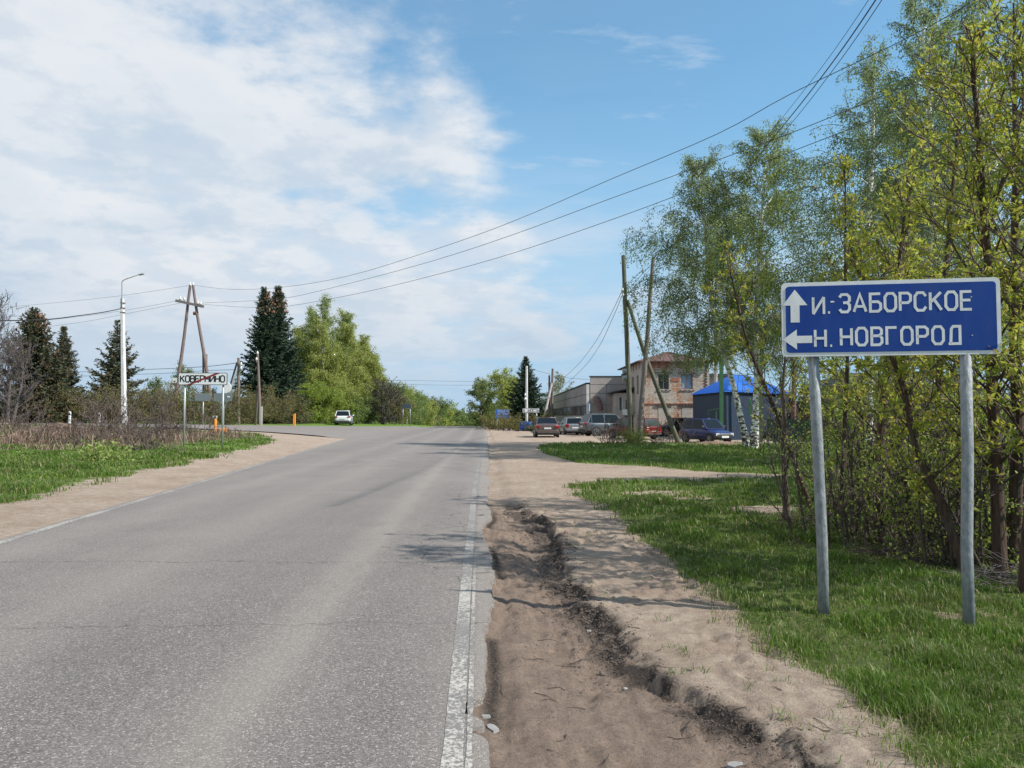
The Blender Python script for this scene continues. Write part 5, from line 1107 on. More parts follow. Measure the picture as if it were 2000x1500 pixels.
def tree(name, label, cat, base, h, spread, seed, leafm, barkm, nleaf, lsize, trunk_r=.12, lean=(0, 0), start=.25, nl=26, nsub=6, droop=.8, up=1.0, trunks=1, group=None, twigm=None, pend=.5, shape='birch', jit=.18, twigs=True, sides=8, twr=.004, pts_trunk=None, clus=None):
    r = np.random.default_rng(seed); t_ = thing(name, label, cat, base, 0, group); TR_, TW = Tubes(), Tubes(); LP = []; LD = []
    for q in range(trunks):
        a = r.uniform(0, 6.28); off = np.array([math.cos(a), math.sin(a), 0]) * (.12 + .1 * q) * (trunks > 1)
        hh_ = h * (1 if q == 0 else r.uniform(.72, .97)); d0 = np.array([lean[0] + (off[0] * .7 if trunks > 1 else 0), lean[1] + (off[1] * .7 if trunks > 1 else 0), 1.0])
        T = poly(off - np.array([0, 0, .25]), d0, hh_, 14, r, (-.5 * d0[0], -.5 * d0[1], .1), .035) if pts_trunk is None or q else np.array(pts_trunk, float)
        rt = trunk_r * (1 - .2 * q / max(1, trunks)) * np.linspace(1, 0, len(T)) ** .75 + .008; rt[0] *= 1.45; TR_.add(T, rt, sides)
        for i in range(int(nl / (1 if trunks == 1 else trunks * .6))):
            t = start + (1 - start - .03) * ((i + r.random()) / nl if trunks == 1 else r.random()); P0, dT = along(T, t); dT = dT / np.linalg.norm(dT)
            az = i * 2.4 + r.uniform(-.5, .5); k = (t - start) / (1 - start)
            pr = {'birch': (.55 + .55 * math.sin(math.pi * min(1, k * 1.15 + .12))) * (1 - k ** 3 * .48), 'round': .6 + .6 * math.sin(math.pi * k), 'column': .75 * (1 - k ** 3 * .7), 'bush': .9 + .2 * r.random()}[shape]
            L = spread * pr * r.uniform(.65, 1.15); d = np.array([math.cos(az), math.sin(az), 0]) * (1.0 - .35 * k) + np.array([0, 0, up * (.55 + .6 * k)])
            B = poly(P0, d, L, 7, r, (0, 0, -droop * (1 - .6 * k)), .09); rb = max(.008, trunk_r * .30 * (1 - t * .7)) * np.linspace(1, .15, 7); TR_.add(B, rb, 4 if sides < 8 else 5)
            for j in range(nsub):
                u_ = .25 + .75 * (j + r.random()) / nsub; p1, d1 = along(B, min(.99, u_)); d1 = d1 / np.linalg.norm(d1) + r.normal(size=3) * .55; d1[2] += .15 * up
                S = poly(p1, d1, L * r.uniform(.22, .45), 5, r, (0, 0, -droop * 1.3), .12)
                if twigs: TW.add(S, np.linspace(max(twr * 1.8, rb[3] * .45), twr, 5), 3)
                LP.append(S[1:]); LD.append(np.gradient(S, axis=0)[1:])
                if pend:
                    for q2 in range(3):
                        p2, _ = along(S, r.random()); H_ = poly(p2, (r.normal() * .25, r.normal() * .25, -1), L * pend * r.uniform(.15, .4), 4, r, (0, 0, -.3), .05)
                        if twigs: TW.add(H_, np.full(4, twr * .7), 3)
                        LP.append(H_); LD.append(np.gradient(H_, axis=0))
    TR_.obj('trunk', M[barkm], t_)
    if TW.V: TW.obj('twigs', M[twigm or 'twig'], t_)['kind'] = 'stuff'
    if nleaf:
        A = np.concatenate([p[:-1] for p in LP]); Bq = np.concatenate([p[1:] for p in LP]); Dd_ = Bq - A; ln = np.linalg.norm(Dd_, axis=1); Dd_ = Dd_ / np.maximum(ln[:, None], 1e-9); ln = ln ** 1.15; ln /= ln.sum()
        pick = lambda n: (lambda ii: (ii, A[ii] + (Bq[ii] - A[ii]) * r.random((n, 1))))(r.choice(len(A), n, p=ln))
        if clus:   # whorls of leaflets, as on ash-leaved maple
            nc = nleaf // clus; ii, Pn = pick(nc); Pn = Pn + r.normal(size=(nc, 3)) * jit
            ax = Dd_[ii] * .5 + r.normal(size=(nc, 3)) * .4 + np.array([0, 0, .25]); Pn = np.repeat(Pn, clus, 0); dirs = np.repeat(ax, clus, 0) * .6 + r.normal(size=(nc * clus, 3)) * .75; dirs[:, 2] -= .12
            leaves_obj('crown', Pn, lsize, M[leafm], t_, r, 2.9, dirs=dirs)
        else:
            ii, Pn = pick(nleaf); leaves_obj('crown', Pn + r.normal(size=(nleaf, 3)) * jit * np.array([1, 1, .8]), lsize, M[leafm], t_, r, 1.6)
    return t_
def spruce(name, label, base, h, spread, seed, leafm='lf_spruce', n_lv=42, start=.04, power=.85, tw=1, dense=1.0, cones=0, droop=.35, group=None, dia=.0):
    r = np.random.default_rng(seed); t_ = thing(name, label, 'spruce', base, 0, group); TR_ = Tubes(); V = []; Fn = []
    T = poly((0, 0, -.3), (0, 0, 1), h + .3, 12, r, (0, 0, 0), .006); TR_.add(T, np.linspace(h * .014 + .04, .012, 12), 8); Pq, Dq, Sz = [], [], []
    for i in range(n_lv):
        t = start + (1 - start) * (i / n_lv) ** .95; prof = (1 - t) ** power
        nb = int((7 + 6 * (1 - t)) * dense)
        for j in range(nb):
            az = j * 2 * math.pi / nb + i * 1.3 + r.uniform(-.3, .3); L = max(.18, spread * prof * r.uniform(.62, 1.18)); P0, _ = along(T, min(.995, t + r.uniform(-.01, .01)))
            d = np.array([math.cos(az), math.sin(az), .15 + .9 * t * t - droop * (1 - t)]); B = poly(P0, d, L, 7, r, (0, 0, .35 + .1 * r.normal()), .05)
            TR_.add(B, np.linspace(.03 * (1 - t) + .01, .006, 7), 3)
            m = int(max(4, L * 9)); u = np.linspace(.12, 1, m)
            for uu in u:
                p, dd = along(B, min(.99, uu)); dd = dd / np.linalg.norm(dd); side = np.cross(dd, [0, 0, 1.]); side /= np.linalg.norm(side)
                wdt = (.14 + .30 * L * .35) * (1 - .65 * uu) + .10
                for s_ in (-1, 1):
                    Pq.append(p); Dq.append(dd * .8 + side * s_ * r.uniform(.3, .9) + np.array([0, 0, -.35 - .25 * r.random()])); Sz.append(wdt * r.uniform(.8, 1.5))
                if r.random() < .5: Pq.append(p); Dq.append(dd + np.array([0, 0, .25])); Sz.append(wdt)
    TR_.obj('trunk', M['sprucebark'], t_)
    leaves_obj('crown', np.array(Pq), np.array(Sz), M[leafm], t_, r, 2.6, dirs=np.array(Dq) / np.linalg.norm(np.array(Dq), axis=1, keepdims=True))
    if cones:
        n = cones; tt = r.uniform(.80, .97, n); a = r.uniform(0, 6.28, n); rad = spread * (1 - tt) ** power * r.uniform(.3, .9, n)
        Pc = np.stack([rad * np.cos(a), rad * np.sin(a), tt * h + .1], 1); leaves_obj('cones', Pc, .28, M['cones'], t_, r, 2.2, dirs=np.tile([0, 0, -1.], (n, 1)))
    return t_
def topz(px, py, Y): return at(px, py, Y).z
def T_(px, Y, pyt): g = ground(px, Y); return g, at(px, pyt, Y).z - g.z
# --- right: near young maples
mk = dict(leafm='lf_maple', barkm='maplebark', twigm='twig', clus=5, shape='column', droop=.1, up=1.5, pend=0, jit=.03, sides=10, twr=.0042)
g, h = T_(1712, 9.7, 330); tree('maple_tree', 'young maple with orange brown trunk between the two big sign posts', 'maple tree', g, h, 1.5, 11, nleaf=4200, lsize=.075, trunk_r=.065, start=.22, nl=30, nsub=8, lean=(.02, .05), **mk)
g, h = T_(1757, 10.6, 300); tree('maple_tree', 'slender second maple just right of the orange trunk between sign posts', 'maple tree', g, h, 1.3, 12, nleaf=3200, lsize=.072, trunk_r=.045, start=.2, nl=26, nsub=8, lean=(-.05, 0), **mk)
g, h = T_(1900, 7.9, 560); pt = [at(1898, 1165, 7.7) - g, at(1880, 1100, 7.7) - g, at(1845, 1000, 7.8) - g, at(1790, 880, 7.9) - g, at(1765, 760, 8.0) - g, at(1720, 640, 8.1) - g, at(1660, 480, 8.2) - g]
tree('maple_tree', 'maple with a bent leaning stem crossing behind the right sign post', 'maple tree', g, h, 1.3, 13, nleaf=3000, lsize=.07, trunk_r=.045, start=.25, nl=24, nsub=7, pts_trunk=[tuple(p) for p in pt], **mk)
for i, (px, Y, pyt, l_, lab) in enumerate(((1948, 7.6, 60, (-.05, .0), 'tall maple with reddish trunk right behind the right sign post'), (1966, 8.0, -60, (.0, .05), 'tall maple at the right edge, middle of three reddish trunks'), (1994, 7.0, 0, (.02, .0), 'darker maple trunk cut by the right edge of the photo'))):
    g, h = T_(px, Y, pyt); tree('maple_tree', lab, 'maple tree', g, h, 1.7, 20 + i, nleaf=5600, lsize=.07, trunk_r=.062 if i < 2 else .055, start=.2, nl=40, nsub=8, lean=l_, **mk)
g, h = T_(1830, 11.5, 60); tree('maple_tree', 'leafy yellow green maple rising above the middle of the big sign', 'maple tree', g, h, 2.0, 31, nleaf=5200, lsize=.08, trunk_r=.06, start=.25, nl=34, nsub=8, **mk)
g, h = T_(1640, 12.5, 300); tree('maple_tree', 'thin dark stemmed maple rising behind the left part of the sign', 'maple tree', g, h, 1.15, 32, nleaf=2600, lsize=.08, trunk_r=.032, start=.3, nl=26, nsub=7, **mk)
g, h = T_(1480, 13.5, 395); tree('maple_tree', 'low spreading maple with bright green leaves left of the big sign', 'maple tree', ground(1590, 13.2), h * .9, 1.5, 33, nleaf=1700, lsize=.08, trunk_r=.045, start=.3, nl=22, nsub=6, lean=(-.28, 0), **mk)
# brushwood below
ub = dict(leafm='lf_bush', barkm='bark', twigm='twig', shape='bush', droop=.25, up=1.3, pend=0, jit=.05, sides=5, twr=.003)
for i, (px, Y, h, sp, lab, nl_) in enumerate(((1665, 11.0, 1.5, .8, 'leggy bush behind the left sign post', 1500), (1790, 9.2, 1.35, .8, 'leafy brushwood between the two sign posts', 1900), (1850, 8.5, 1.2, .7, 'low brushwood just left of the right sign post', 1700), (1930, 8.2, 1.1, .7, 'tangled brush at the feet of the reddish trunks', 1100), (1975, 9.5, 2.0, 1.0, 'leafy brush at the right edge behind the trunks', 2600), (1700, 14, 2.2, 1.3, 'dense brush behind the slender maples', 3200), (1800, 15, 2.4, 1.5, 'wide brush before the brick house', 3800), (1900, 14, 2.6, 1.5, 'tall brush behind the right sign post', 3800), (1620, 19, 2.0, 1.3, 'bushy undergrowth before the green fence', 2600))):
    tree('bush', lab, 'bush', ground(px, Y), h, sp, 40 + i, nleaf=int(nl_ * 1.0), lsize=.045 if Y < 12 else .06, trunk_r=.016, start=.05, nl=16, nsub=6, trunks=4, **ub)
for i, (px, Y, h_, w_, lab) in enumerate(((1640, 10.2, 1.6, .7, 'leafless thin bush right behind the left sign post'), (1690, 9.4, 1.2, .6, 'leafless twigs at the foot of the orange brown trunk'), (1740, 11.5, 2.0, .9, 'tall leafless switches between the two slender maples'), (1820, 10, 1.8, .9, 'leafless thicket in the middle between the sign posts'), (1870, 8.6, 1.5, .6, 'leafless stems right behind the right sign post'), (1915, 9.0, 2.0, .8, 'leafless thicket left of the reddish trunks'), (1980, 8.2, 1.6, .6, 'leafless twigs around the trunks at the right edge'), (1770, 13.5, 2.6, 1.3, 'tall bare thicket in front of the brick house'), (1880, 12, 2.6, 1.2, 'tall bare thicket behind the leaning maple'))):
    tree('bare_bush', lab, 'bush', ground(px, Y), h_, w_, 440 + i, 'lf_bush', 'bark', 300, .045, trunk_r=.014, start=.05, nl=26, nsub=7, trunks=8, shape='bush', pend=0, droop=-.1, up=1.6, twigm='twig' if i % 2 else 'darktwig', twr=.0035)
# bare sapling left of the sign
g = ground(1533, 11.6); pt = [(0, 0, -.1), (.0, 0, .35), (-.02, 0, .75), (-.03, .0, 1.1), (.0, 0, 1.5), (-.03, 0, 2.0), (.02, 0, 2.5), (.05, 0, 3.0)]
tree('bare_sapling', 'small bare sapling with many thin twigs just left of the big sign', 'sapling', g, 3.0, 1.15, 50, 'lf_bush', 'bark', 260, .045, trunk_r=.045, start=.30, nl=17, nsub=6, droop=-.25, up=.9, pend=0, twigm='greytwig', shape='round', pts_trunk=pt, twr=.003)
# --- right: birches
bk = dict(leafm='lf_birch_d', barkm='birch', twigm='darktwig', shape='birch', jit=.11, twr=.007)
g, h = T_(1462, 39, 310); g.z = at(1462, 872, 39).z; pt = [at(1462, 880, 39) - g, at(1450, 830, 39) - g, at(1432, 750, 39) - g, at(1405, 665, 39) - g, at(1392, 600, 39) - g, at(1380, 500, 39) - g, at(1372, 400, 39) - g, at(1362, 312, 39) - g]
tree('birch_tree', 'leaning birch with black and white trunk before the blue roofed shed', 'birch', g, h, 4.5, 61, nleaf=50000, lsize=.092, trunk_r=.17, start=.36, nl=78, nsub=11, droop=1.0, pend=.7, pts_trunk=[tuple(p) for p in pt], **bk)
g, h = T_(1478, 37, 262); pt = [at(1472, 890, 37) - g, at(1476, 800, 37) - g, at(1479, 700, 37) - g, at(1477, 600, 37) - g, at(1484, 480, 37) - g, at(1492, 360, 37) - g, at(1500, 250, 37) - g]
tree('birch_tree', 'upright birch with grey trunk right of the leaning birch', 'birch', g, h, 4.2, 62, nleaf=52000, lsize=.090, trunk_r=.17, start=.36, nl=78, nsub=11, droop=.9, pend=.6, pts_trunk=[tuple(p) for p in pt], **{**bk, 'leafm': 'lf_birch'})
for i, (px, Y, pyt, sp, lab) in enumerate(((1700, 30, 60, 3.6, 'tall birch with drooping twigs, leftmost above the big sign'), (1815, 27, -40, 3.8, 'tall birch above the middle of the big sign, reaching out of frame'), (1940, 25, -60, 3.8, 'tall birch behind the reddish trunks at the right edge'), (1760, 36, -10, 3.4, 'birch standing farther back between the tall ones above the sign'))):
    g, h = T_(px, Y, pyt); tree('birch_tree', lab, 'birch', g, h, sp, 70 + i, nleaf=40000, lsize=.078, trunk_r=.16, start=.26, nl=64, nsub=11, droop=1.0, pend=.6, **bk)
for i, (px, Y, pyt, lab) in enumerate(((2330, 22, -200, 'tall birch farther beyond the right edge of the photo'), (2230, 16, 0, 'nearer birch beyond the right edge casting shade on the verge'))):
    g, h = T_(px, Y, pyt); tree('birch_tree', lab, 'birch', g, h, 3.2, 80 + i, nleaf=16000, lsize=.12, trunk_r=.17, start=.2, nl=40, nsub=6, droop=.8, pend=.5, **bk)
for i, (px, Y, h_, lab) in enumerate(((1655, 52, 2.6, 'green brush in front of the brick house left corner'), (1720, 44, 2.2, 'green brush at the far end of the picket fence'))):
    tree('bush', lab, 'bush', ground(px, Y), h_, 2.2, 85 + i, 'lf_bush', 'bark', 5000, .12, trunk_r=.03, start=.05, nl=20, nsub=5, trunks=5, shape='bush', pend=0, droop=.2)
# small leafless shrubs by the poles
for i, (px, Y, h_, lab, nl_) in enumerate(((1200, 43, 1.5, 'small bare shrub with rusty leaves before the red car', 160), (1190, 44, .9, 'twiggy dry shrub left of the mossy pole', 0), (1285, 43.5, 1.0, 'twiggy shrub between the leaning pole and the brace', 0), (1320, 46, 1.5, 'dark bare bush in front of the small blue car', 60), (1510, 40, 2.2, 'dark bare brush behind the sapling', 100), (1235, 42.8, .6, 'green weed clump at the foot of the mossy pole', 900))):
    tree('bush', lab, 'bush', ground(px, Y), h_, .8, 90 + i, 'lf_bush' if i == 5 else 'lf_brown', 'bark', nl_ * 2, .07, trunk_r=.02, start=.05, nl=14, nsub=6, trunks=4, shape='bush', pend=0, droop=.1, twigm='twig', twr=.008)
# --- far right of the road
g, h = T_(1027, 96, 696); spruce('spruce_tree', 'dark spruce behind the name board on the right of the road', g, h, 3.6, 101, n_lv=40, dense=1.15)
g, h = T_(975, 108, 736); tree('birch_tree', 'light green birch behind the blue notice board', 'birch', g, h, 3.1, 102, 'lf_far', 'birchfar', 15000, .20, trunk_r=.16, start=.12, nl=34, nsub=5, droop=.9, pend=.5, twigs=False, sides=6, shape='round')
g, h = T_(945, 103, 764); tree('willow_bush', 'olive green bushy willow at the roadside by the crest', 'willow', g, h + 1, 2.1, 103, 'lf_fard', 'bark', 8000, .20, trunk_r=.10, start=.08, nl=24, nsub=5, trunks=3, droop=.3, pend=.2, twigs=True, sides=5, shape='round', twr=.02)
g, h = T_(996, 112, 745); tree('birch_tree', 'small birch between the notice board birch and the spruce', 'birch', g, h, 2.2, 104, 'lf_far', 'birchfar', 8000, .20, trunk_r=.12, start=.1, nl=26, nsub=5, droop=.9, pend=.5, twigs=False, sides=6, shape='round')
g, h = T_(1088, 175, 734); g.z = -2; tree('pale_tree', 'pale silvery tree rising behind the concrete hall roof', 'tree', g, at(1088, 732, 175).z + 2, 4.6, 105, 'lf_pale', 'birchfar', 11000, .26, trunk_r=.2, start=.2, nl=34, nsub=5, droop=.8, pend=.5, twigs=True, sides=6, twr=.03)
for i, (px, Y, h_, lab) in enumerate(((960, 90, 1.0, 'low brown grass bush left of the notice board'), (1000, 84, 1.2, 'low bush with reddish stems under the name board'), (1045, 80, 1.0, 'low scrub behind the brown sedan'))):
    tree('bush', lab, 'bush', ground(px, Y), h_, 1.5, 110 + i, 'lf_brown', 'bark', 2500, .14, trunk_r=.02, start=.05, nl=16, nsub=5, trunks=4, shape='bush', pend=0, droop=.2)
# --- left: spruces
g, h = T_(517, 84, 562); spruce('spruce_tree', 'tall dark blue green spruce, left one of the twin pair', g, h, 3.5, 121, n_lv=58, power=.62, cones=420, dense=1.1)
g, h = T_(541, 85.5, 560); spruce('spruce_tree', 'tall dark blue green spruce, right one of the twin pair', g, h, 3.7, 122, n_lv=58, power=.62, cones=520, dense=1.1)
g, h = T_(226, 76, 624); spruce('spruce_tree', 'wide spruce with layered boughs behind the concrete lamp post', g, h, 3.9, 123, n_lv=30, power=.80, dense=.75, leafm='lf_spruceb', droop=.15)
g, h = T_(124, 78, 637); spruce('spruce_tree', 'narrow spruce between the brown spruce and the lamp post spruce', g, h, 2.5, 124, n_lv=38, power=.7, leafm='lf_spruceb')
g, h = T_(71, 62, 605); spruce('spruce_tree', 'browning spruce near the left edge behind bare branches', g, h, 3.4, 125, n_lv=40, power=.62, leafm='lf_spruceb', cones=200)
g, h = T_(100, 70, 700); spruce('spruce_tree', 'shorter dark spruce at the foot of the narrow one', g, h, 2.6, 126, n_lv=26, power=.6)
for i, (px, Y, pyt, sp, lab, tr) in enumerate(((-45, 52, 600, 2.6, 'bare grey branched tree at the left edge', 2), (14, 58, 660, 2.0, 'bare tree with purplish twigs before the browning spruce', 3))):
    g, h = T_(px, Y, pyt); tree('bare_tree', lab, 'tree', g, h, sp, 130 + i, 'lf_brown', 'greytwig', 500, .10, trunk_r=.16, start=.12, nl=46, nsub=9, droop=-.1, up=1.0, pend=.35, trunks=tr, twigm='greytwig', shape='round', twr=.012)
# shrubs along the far side of the side road
shr = ((15, 60.5, 1.9), (62, 61, 1.7), (110, 62, 1.8), (168, 62, 1.9), (215, 62.5, 1.8), (262, 63, 2.0), (305, 64, 2.2), (345, 66, 2.1), (395, 67, 2.1), (440, 70, 2.0), (505, 78, 2.5), (548, 80, 2.6), (580, 84, 2.4), (475, 76, 2.0))
desc = ('at the left edge', 'under the browning spruce', 'under the narrow spruce', 'left of the white marker posts', 'right of the white marker post', 'just right of the lamp post', 'left of the A-shaped pole', 'between the legs of the A-shaped pole', 'behind the end of town sign', 'right of the end of town sign', 'under the left twin spruce', 'under the right twin spruce', 'behind the orange marker pair', 'behind the dark braced pole')
for i, ((px, Y, h_), dsc) in enumerate(zip(shr, desc)):
    g = ground(px, Y); tree('shrub', 'olive brown roadside shrub ' + dsc, 'shrub', g, h_, 1.9, 140 + i, 'lf_brown', 'bark', 5200, .11, trunk_r=.03, start=.03, nl=30, nsub=6, trunks=6, group='shrubs along the side road', shape='bush', pend=0, droop=.25, twigm='twig', twr=.012)
for i, (px, Y, pyt, sp, lf, lab) in enumerate(((300, 74, 738, 1.5, 'lf_fard', 'small olive tree left of the A-shaped pole'), (336, 78, 700, 1.1, 'lf_fard', 'thin half leafed tree behind the left pole leg'), (368, 84, 715, 1.3, 'lf_fard', 'thin tree between the pole legs'), (452, 92, 702, 1.1, 'lf_pale', 'thin almost bare tree left of the twin spruces'), (410, 88, 760, 1.8, 'lf_brown', 'low brownish tree behind the sign backs'))):
    g, h = T_(px, Y, pyt); tree('young_tree', lab, 'tree', g, h, sp, 160 + i, lf, 'bark', 1500 if lf == 'lf_pale' else 4500, .12, trunk_r=.07, start=.12, nl=26, nsub=5, droop=.2, up=1.2, pend=.1, shape='column', twr=.012)
# birch grove beyond the white SUV
grove = ((606, 104, 600, 2.8, 'lf_birch', 'leafy birch at the back of the grove nearest the spruces', 0), (676, 106, 606, 2.6, 'lf_far', 'tall rounded birch at the back of the grove above the white SUV', 0), (714, 112, 664, 2.8, 'lf_far', 'full crowned birch on the descending right flank of the grove', 0), (618, 100, 578, 2.9, 'lf_birch', 'tallest birch of the grove right of the twin spruces', 1), (652, 103, 598, 2.4, 'lf_birch', 'tall thin crowned birch beside the tallest of the grove', 1), (596, 98, 640, 2.6, 'lf_far', 'yellow green birch just right of the twin spruces', 0), (634, 97, 628, 3.0, 'lf_far', 'yellow green birch in front of the tallest of the grove', 0), (672, 102, 632, 3.0, 'lf_far', 'broad yellow green birch above the white SUV', 0),
    (698, 110, 652, 3.0, 'lf_far', 'sunlit birch right of the white SUV', 0), (712, 118, 682, 2.6, 'lf_far', 'birch stepping down to the right of the grove', 0), (728, 124, 690, 1.7, 'lf_birch', 'narrow birch standing out at the right end of the grove', 1), (650, 98, 700, 2.4, 'lf_far', 'low leafy birch behind the white SUV', 0), (722, 112, 740, 2.4, 'lf_fard', 'low birch at the grove edge before the bare tree', 0))
for i, (px, Y, pyt, sp, lf, lab, tw_) in enumerate(grove):
    g, h = T_(px, Y, pyt); tree('birch_tree', lab, 'birch', g, h, sp * 1.12, 180 + i, lf, 'birchfar', 15000 if tw_ else 26000, .16, trunk_r=.15, start=.12 if not tw_ else .35, nl=44, nsub=8, droop=.7, pend=.5, twigs=True, twr=.02, sides=6, group='birch grove beyond the white SUV', jit=.22, twigm='twig', up=1.1)
for i, (px, Y, h_, lf, lab) in enumerate(((602, 90, 4.2, 'lf_bush', 'bright green bush at the foot of the twin spruces'), (630, 92, 4.6, 'lf_bush', 'bright green leafy bush left of the white SUV'), (655, 97, 3.6, 'lf_bush', 'green bush right behind the white SUV'), (690, 100, 3.4, 'lf_fard', 'low growth to the right of the white SUV'), (714, 106, 3.0, 'lf_fard', 'low growth left of the dark bare tree'))):
    tree('bush', lab, 'bush', ground(px, Y), h_, 2.1, 200 + i, lf, 'bark', 8000, .17, trunk_r=.04, start=.04, nl=30, nsub=5, trunks=6, shape='round', pend=.1, droop=.2, twigs=False)
g, h = T_(748, 104, 752); tree('bare_tree', 'dark bare branched tree right of the birch grove', 'tree', g, h, 2.6, 210, 'lf_brown', 'darktwig', 1500, .12, trunk_r=.16, start=.08, nl=44, nsub=8, droop=.1, up=.7, pend=.2, trunks=3, twigm='darktwig', shape='round', twr=.022)
dist = ((768, 118, 757, 2.4, 'lf_fard'), (785, 130, 764, 2.6, 'lf_far'), (802, 150, 770, 2.8, 'lf_fard'), (818, 170, 776, 2.2, 'lf_birch'), (836, 190, 793, 3.4, 'lf_brown'), (850, 205, 790, 3.4, 'lf_fard'), (866, 225, 800, 3.6, 'lf_far'), (880, 250, 806, 3.8, 'lf_fard'), (890, 290, 808, 4.2, 'lf_fard'), (776, 112, 790, 2.0, 'lf_brown'), (795, 124, 796, 2.2, 'lf_fard'), (812, 135, 800, 2.4, 'lf_fard'), (828, 160, 802, 2.6, 'lf_far'), (898, 320, 815, 4.5, 'lf_fard'), (908, 380, 818, 5, 'lf_fard'), (917, 420, 820, 5, 'lf_fard'), (926, 330, 816, 4, 'lf_fard'), (936, 300, 812, 4, 'lf_fard'))
wordsd = ('first', 'second', 'third', 'fourth', 'fifth', 'sixth', 'seventh', 'eighth', 'ninth', 'tenth', 'eleventh', 'twelfth', 'thirteenth', 'fourteenth', 'fifteenth', 'sixteenth', 'seventeenth', 'eighteenth')
for i, (px, Y, pyt, sp, lf) in enumerate(sorted(dist)):
    g, h = T_(px, Y, pyt); cc = {'lf_fard': 'olive green', 'lf_far': 'yellow green', 'lf_birch': 'pale stemmed', 'lf_brown': 'brownish'}[lf]
    tree('roadside_tree', '%s tree, %s from the dark bare tree towards the road crest' % (cc, wordsd[i]), 'tree', g, h, sp, 220 + i, lf, 'birchfar', 5500, max(.2, Y * .0016), trunk_r=.14, start=.10, nl=26, nsub=4, droop=.3, pend=.3, twigs=False, sides=5, group='trees lining the road down to the horizon', shape='round', jit=.3)
# far woods on the horizon
def woods(name, px0, px1, Y, zt, n, seed, lf):
    r = np.random.default_rng(seed); px = r.uniform(px0, px1, n); Yv = Y * r.uniform(.9, 1.15, n); X_ = (px - 1000) / F * Yv
    top = zt * (.55 + .6 * fbm(px * .045, px * 0, seed, 4)); z = -17 + (top + 17) * r.random(n) ** .6
    Pn = np.stack([X_, Yv, z], 1); o = leaves_obj(name, Pn, Y * .0045, M[lf], None, r, 1.3); return o
o = woods('woods', -1500, 3600, 900, 6.0, 60000, 301, 'lf_fard'); tag(o, 'far low woods along the horizon', 'woods')
# --- brush pile and thorny dead bushes of the left field
def brush(name, label, c, w, h, n, seed, mat='darktwig', rr=.02):
    r = np.random.default_rng(seed); t = Tubes()
    for i in range(n):
        a = r.uniform(0, 6.28); q = np.array([r.normal() * w * .4, r.normal() * w * .25, 0]); k = max(0, 1 - abs(q[0]) / w); q[2] = r.random() ** 1.5 * h * k * .8
        t.add(poly(q, (math.cos(a), math.sin(a), r.uniform(-.1, .55)), r.uniform(.5, 1.5) * w * .5, 5, r, (0, 0, -.3), .14), np.linspace(rr * r.uniform(.5, 1), rr * .25, 5), 4)
    o = t.obj(name, M[mat], None); o.location = c; return tag(o, label, 'brush pile', None, None)
brush('brush_pile', 'heap of cut branches in the dead weeds right of the lamp post', ground(300, 40), 2.6, 1.2, 150, 401)['kind'] = 'stuff'
brush('brush_pile', 'low heap of reddish brush left of the lamp post', ground(130, 40), 2.8, .7, 110, 402, 'bark')['kind'] = 'stuff'
for i, (px, Y, h_, w_, lab) in enumerate(((322, 42, 2.3, 1.0, 'bare thicket of stems at the left foot of the A-shaped pole'), (210, 36, 1.9, 1.2, 'bare thin bush in front of the lamp post'), (255, 33, 1.6, 1.1, 'bare bush right of the lamp post foot'), (180, 30, 1.4, 1.1, 'bare bush left of the lamp post foot'), (386, 44, 1.9, .6, 'thin bare shoot between the town sign posts'), (60, 33, 1.2, 1.2, 'low bare bush in the dead weeds at the left edge'), (290, 28.5, 1.1, .9, 'small dry bush at the edge of the green grass'))):
    tree('bare_bush', lab, 'bush', ground(px, Y), h_, w_, 410 + i, 'lf_brown', 'twig', 0, .05, trunk_r=.02, start=.05, nl=22, nsub=7, trunks=7, shape='bush', pend=0, droop=.1, up=1.2, twigm='twig', twr=.008)
tree('weed_clump', 'dark green leafy weed clump on the left grass', 'weed', ground(195, 24), .45, .45, 430, 'lf_birch', 'bark', 900, .11, trunk_r=.01, start=.05, nl=12, nsub=4, trunks=5, shape='bush', pend=0, droop=.4)
# logs and brush under the maples
brush('brush_pile', 'reddish litter and twigs heaped at the foot of the maples', ground(1740, 8.9), .55, .22, 260, 403, 'bark', .006)['kind'] = 'stuff'
brush('brush_pile', 'tangle of thin twigs left of the right sign post', ground(1830, 8.4), .5, .35, 130, 404, 'greytwig', .006)['kind'] = 'stuff'
brush('brush_pile', 'dry twigs beside the bare sapling', ground(1565, 11.2), .5, .3, 110, 405, 'twig', .006)['kind'] = 'stuff'
brush('brush_pile', 'dry grass and twigs at the base of the reddish trunks', ground(1945, 7.4), .45, .35, 160, 406, 'greytwig', .006)['kind'] = 'stuff'
# ---------------------------------------------------------------- small things
def mound(name, label, c, a, b_, h, mat, seed, n=26):
    V, Fs = [], []
    for i in range(n):
        for j in range(n):
            u_, v_ = i / (n - 1) * 2 - 1, j / (n - 1) * 2 - 1; rr = math.hypot(u_, v_); z = max(0, 1 - rr) ** .8 * h * (.5 + float(fbm(np.array(u_ * 3.1 + seed), np.array(v_ * 3.1), seed, 4))) - .1 * (rr > .9)
            V.append((u_ * a, v_ * b_, z - .04))
    for i in range(n - 1):
        for j in range(n - 1): k = i * n + j; Fs.append((k, k + n, k + n + 1, k + 1))
    o = MB().add(V, Fs).build(name, mat, None, smooth=True); o.location = c; return tag(o, label, 'mound')
msoil = simple('reddish_dug_soil', (.19, .125, .09), .95, var=.35, scale=2.5, bump=.05, dirt=(.10, .075, .05), dirtamt=.8)
mound('dirt_mound', 'low mound of reddish dug soil in front of the small blue car', ground(1398, 42.6), 2.2, .8, .24, msoil, 7)
mound('dirt_mound', 'small heap of dug soil in the left field left of the lamp post', ground(120, 42), 2.6, 1.0, .5, msoil, 8)
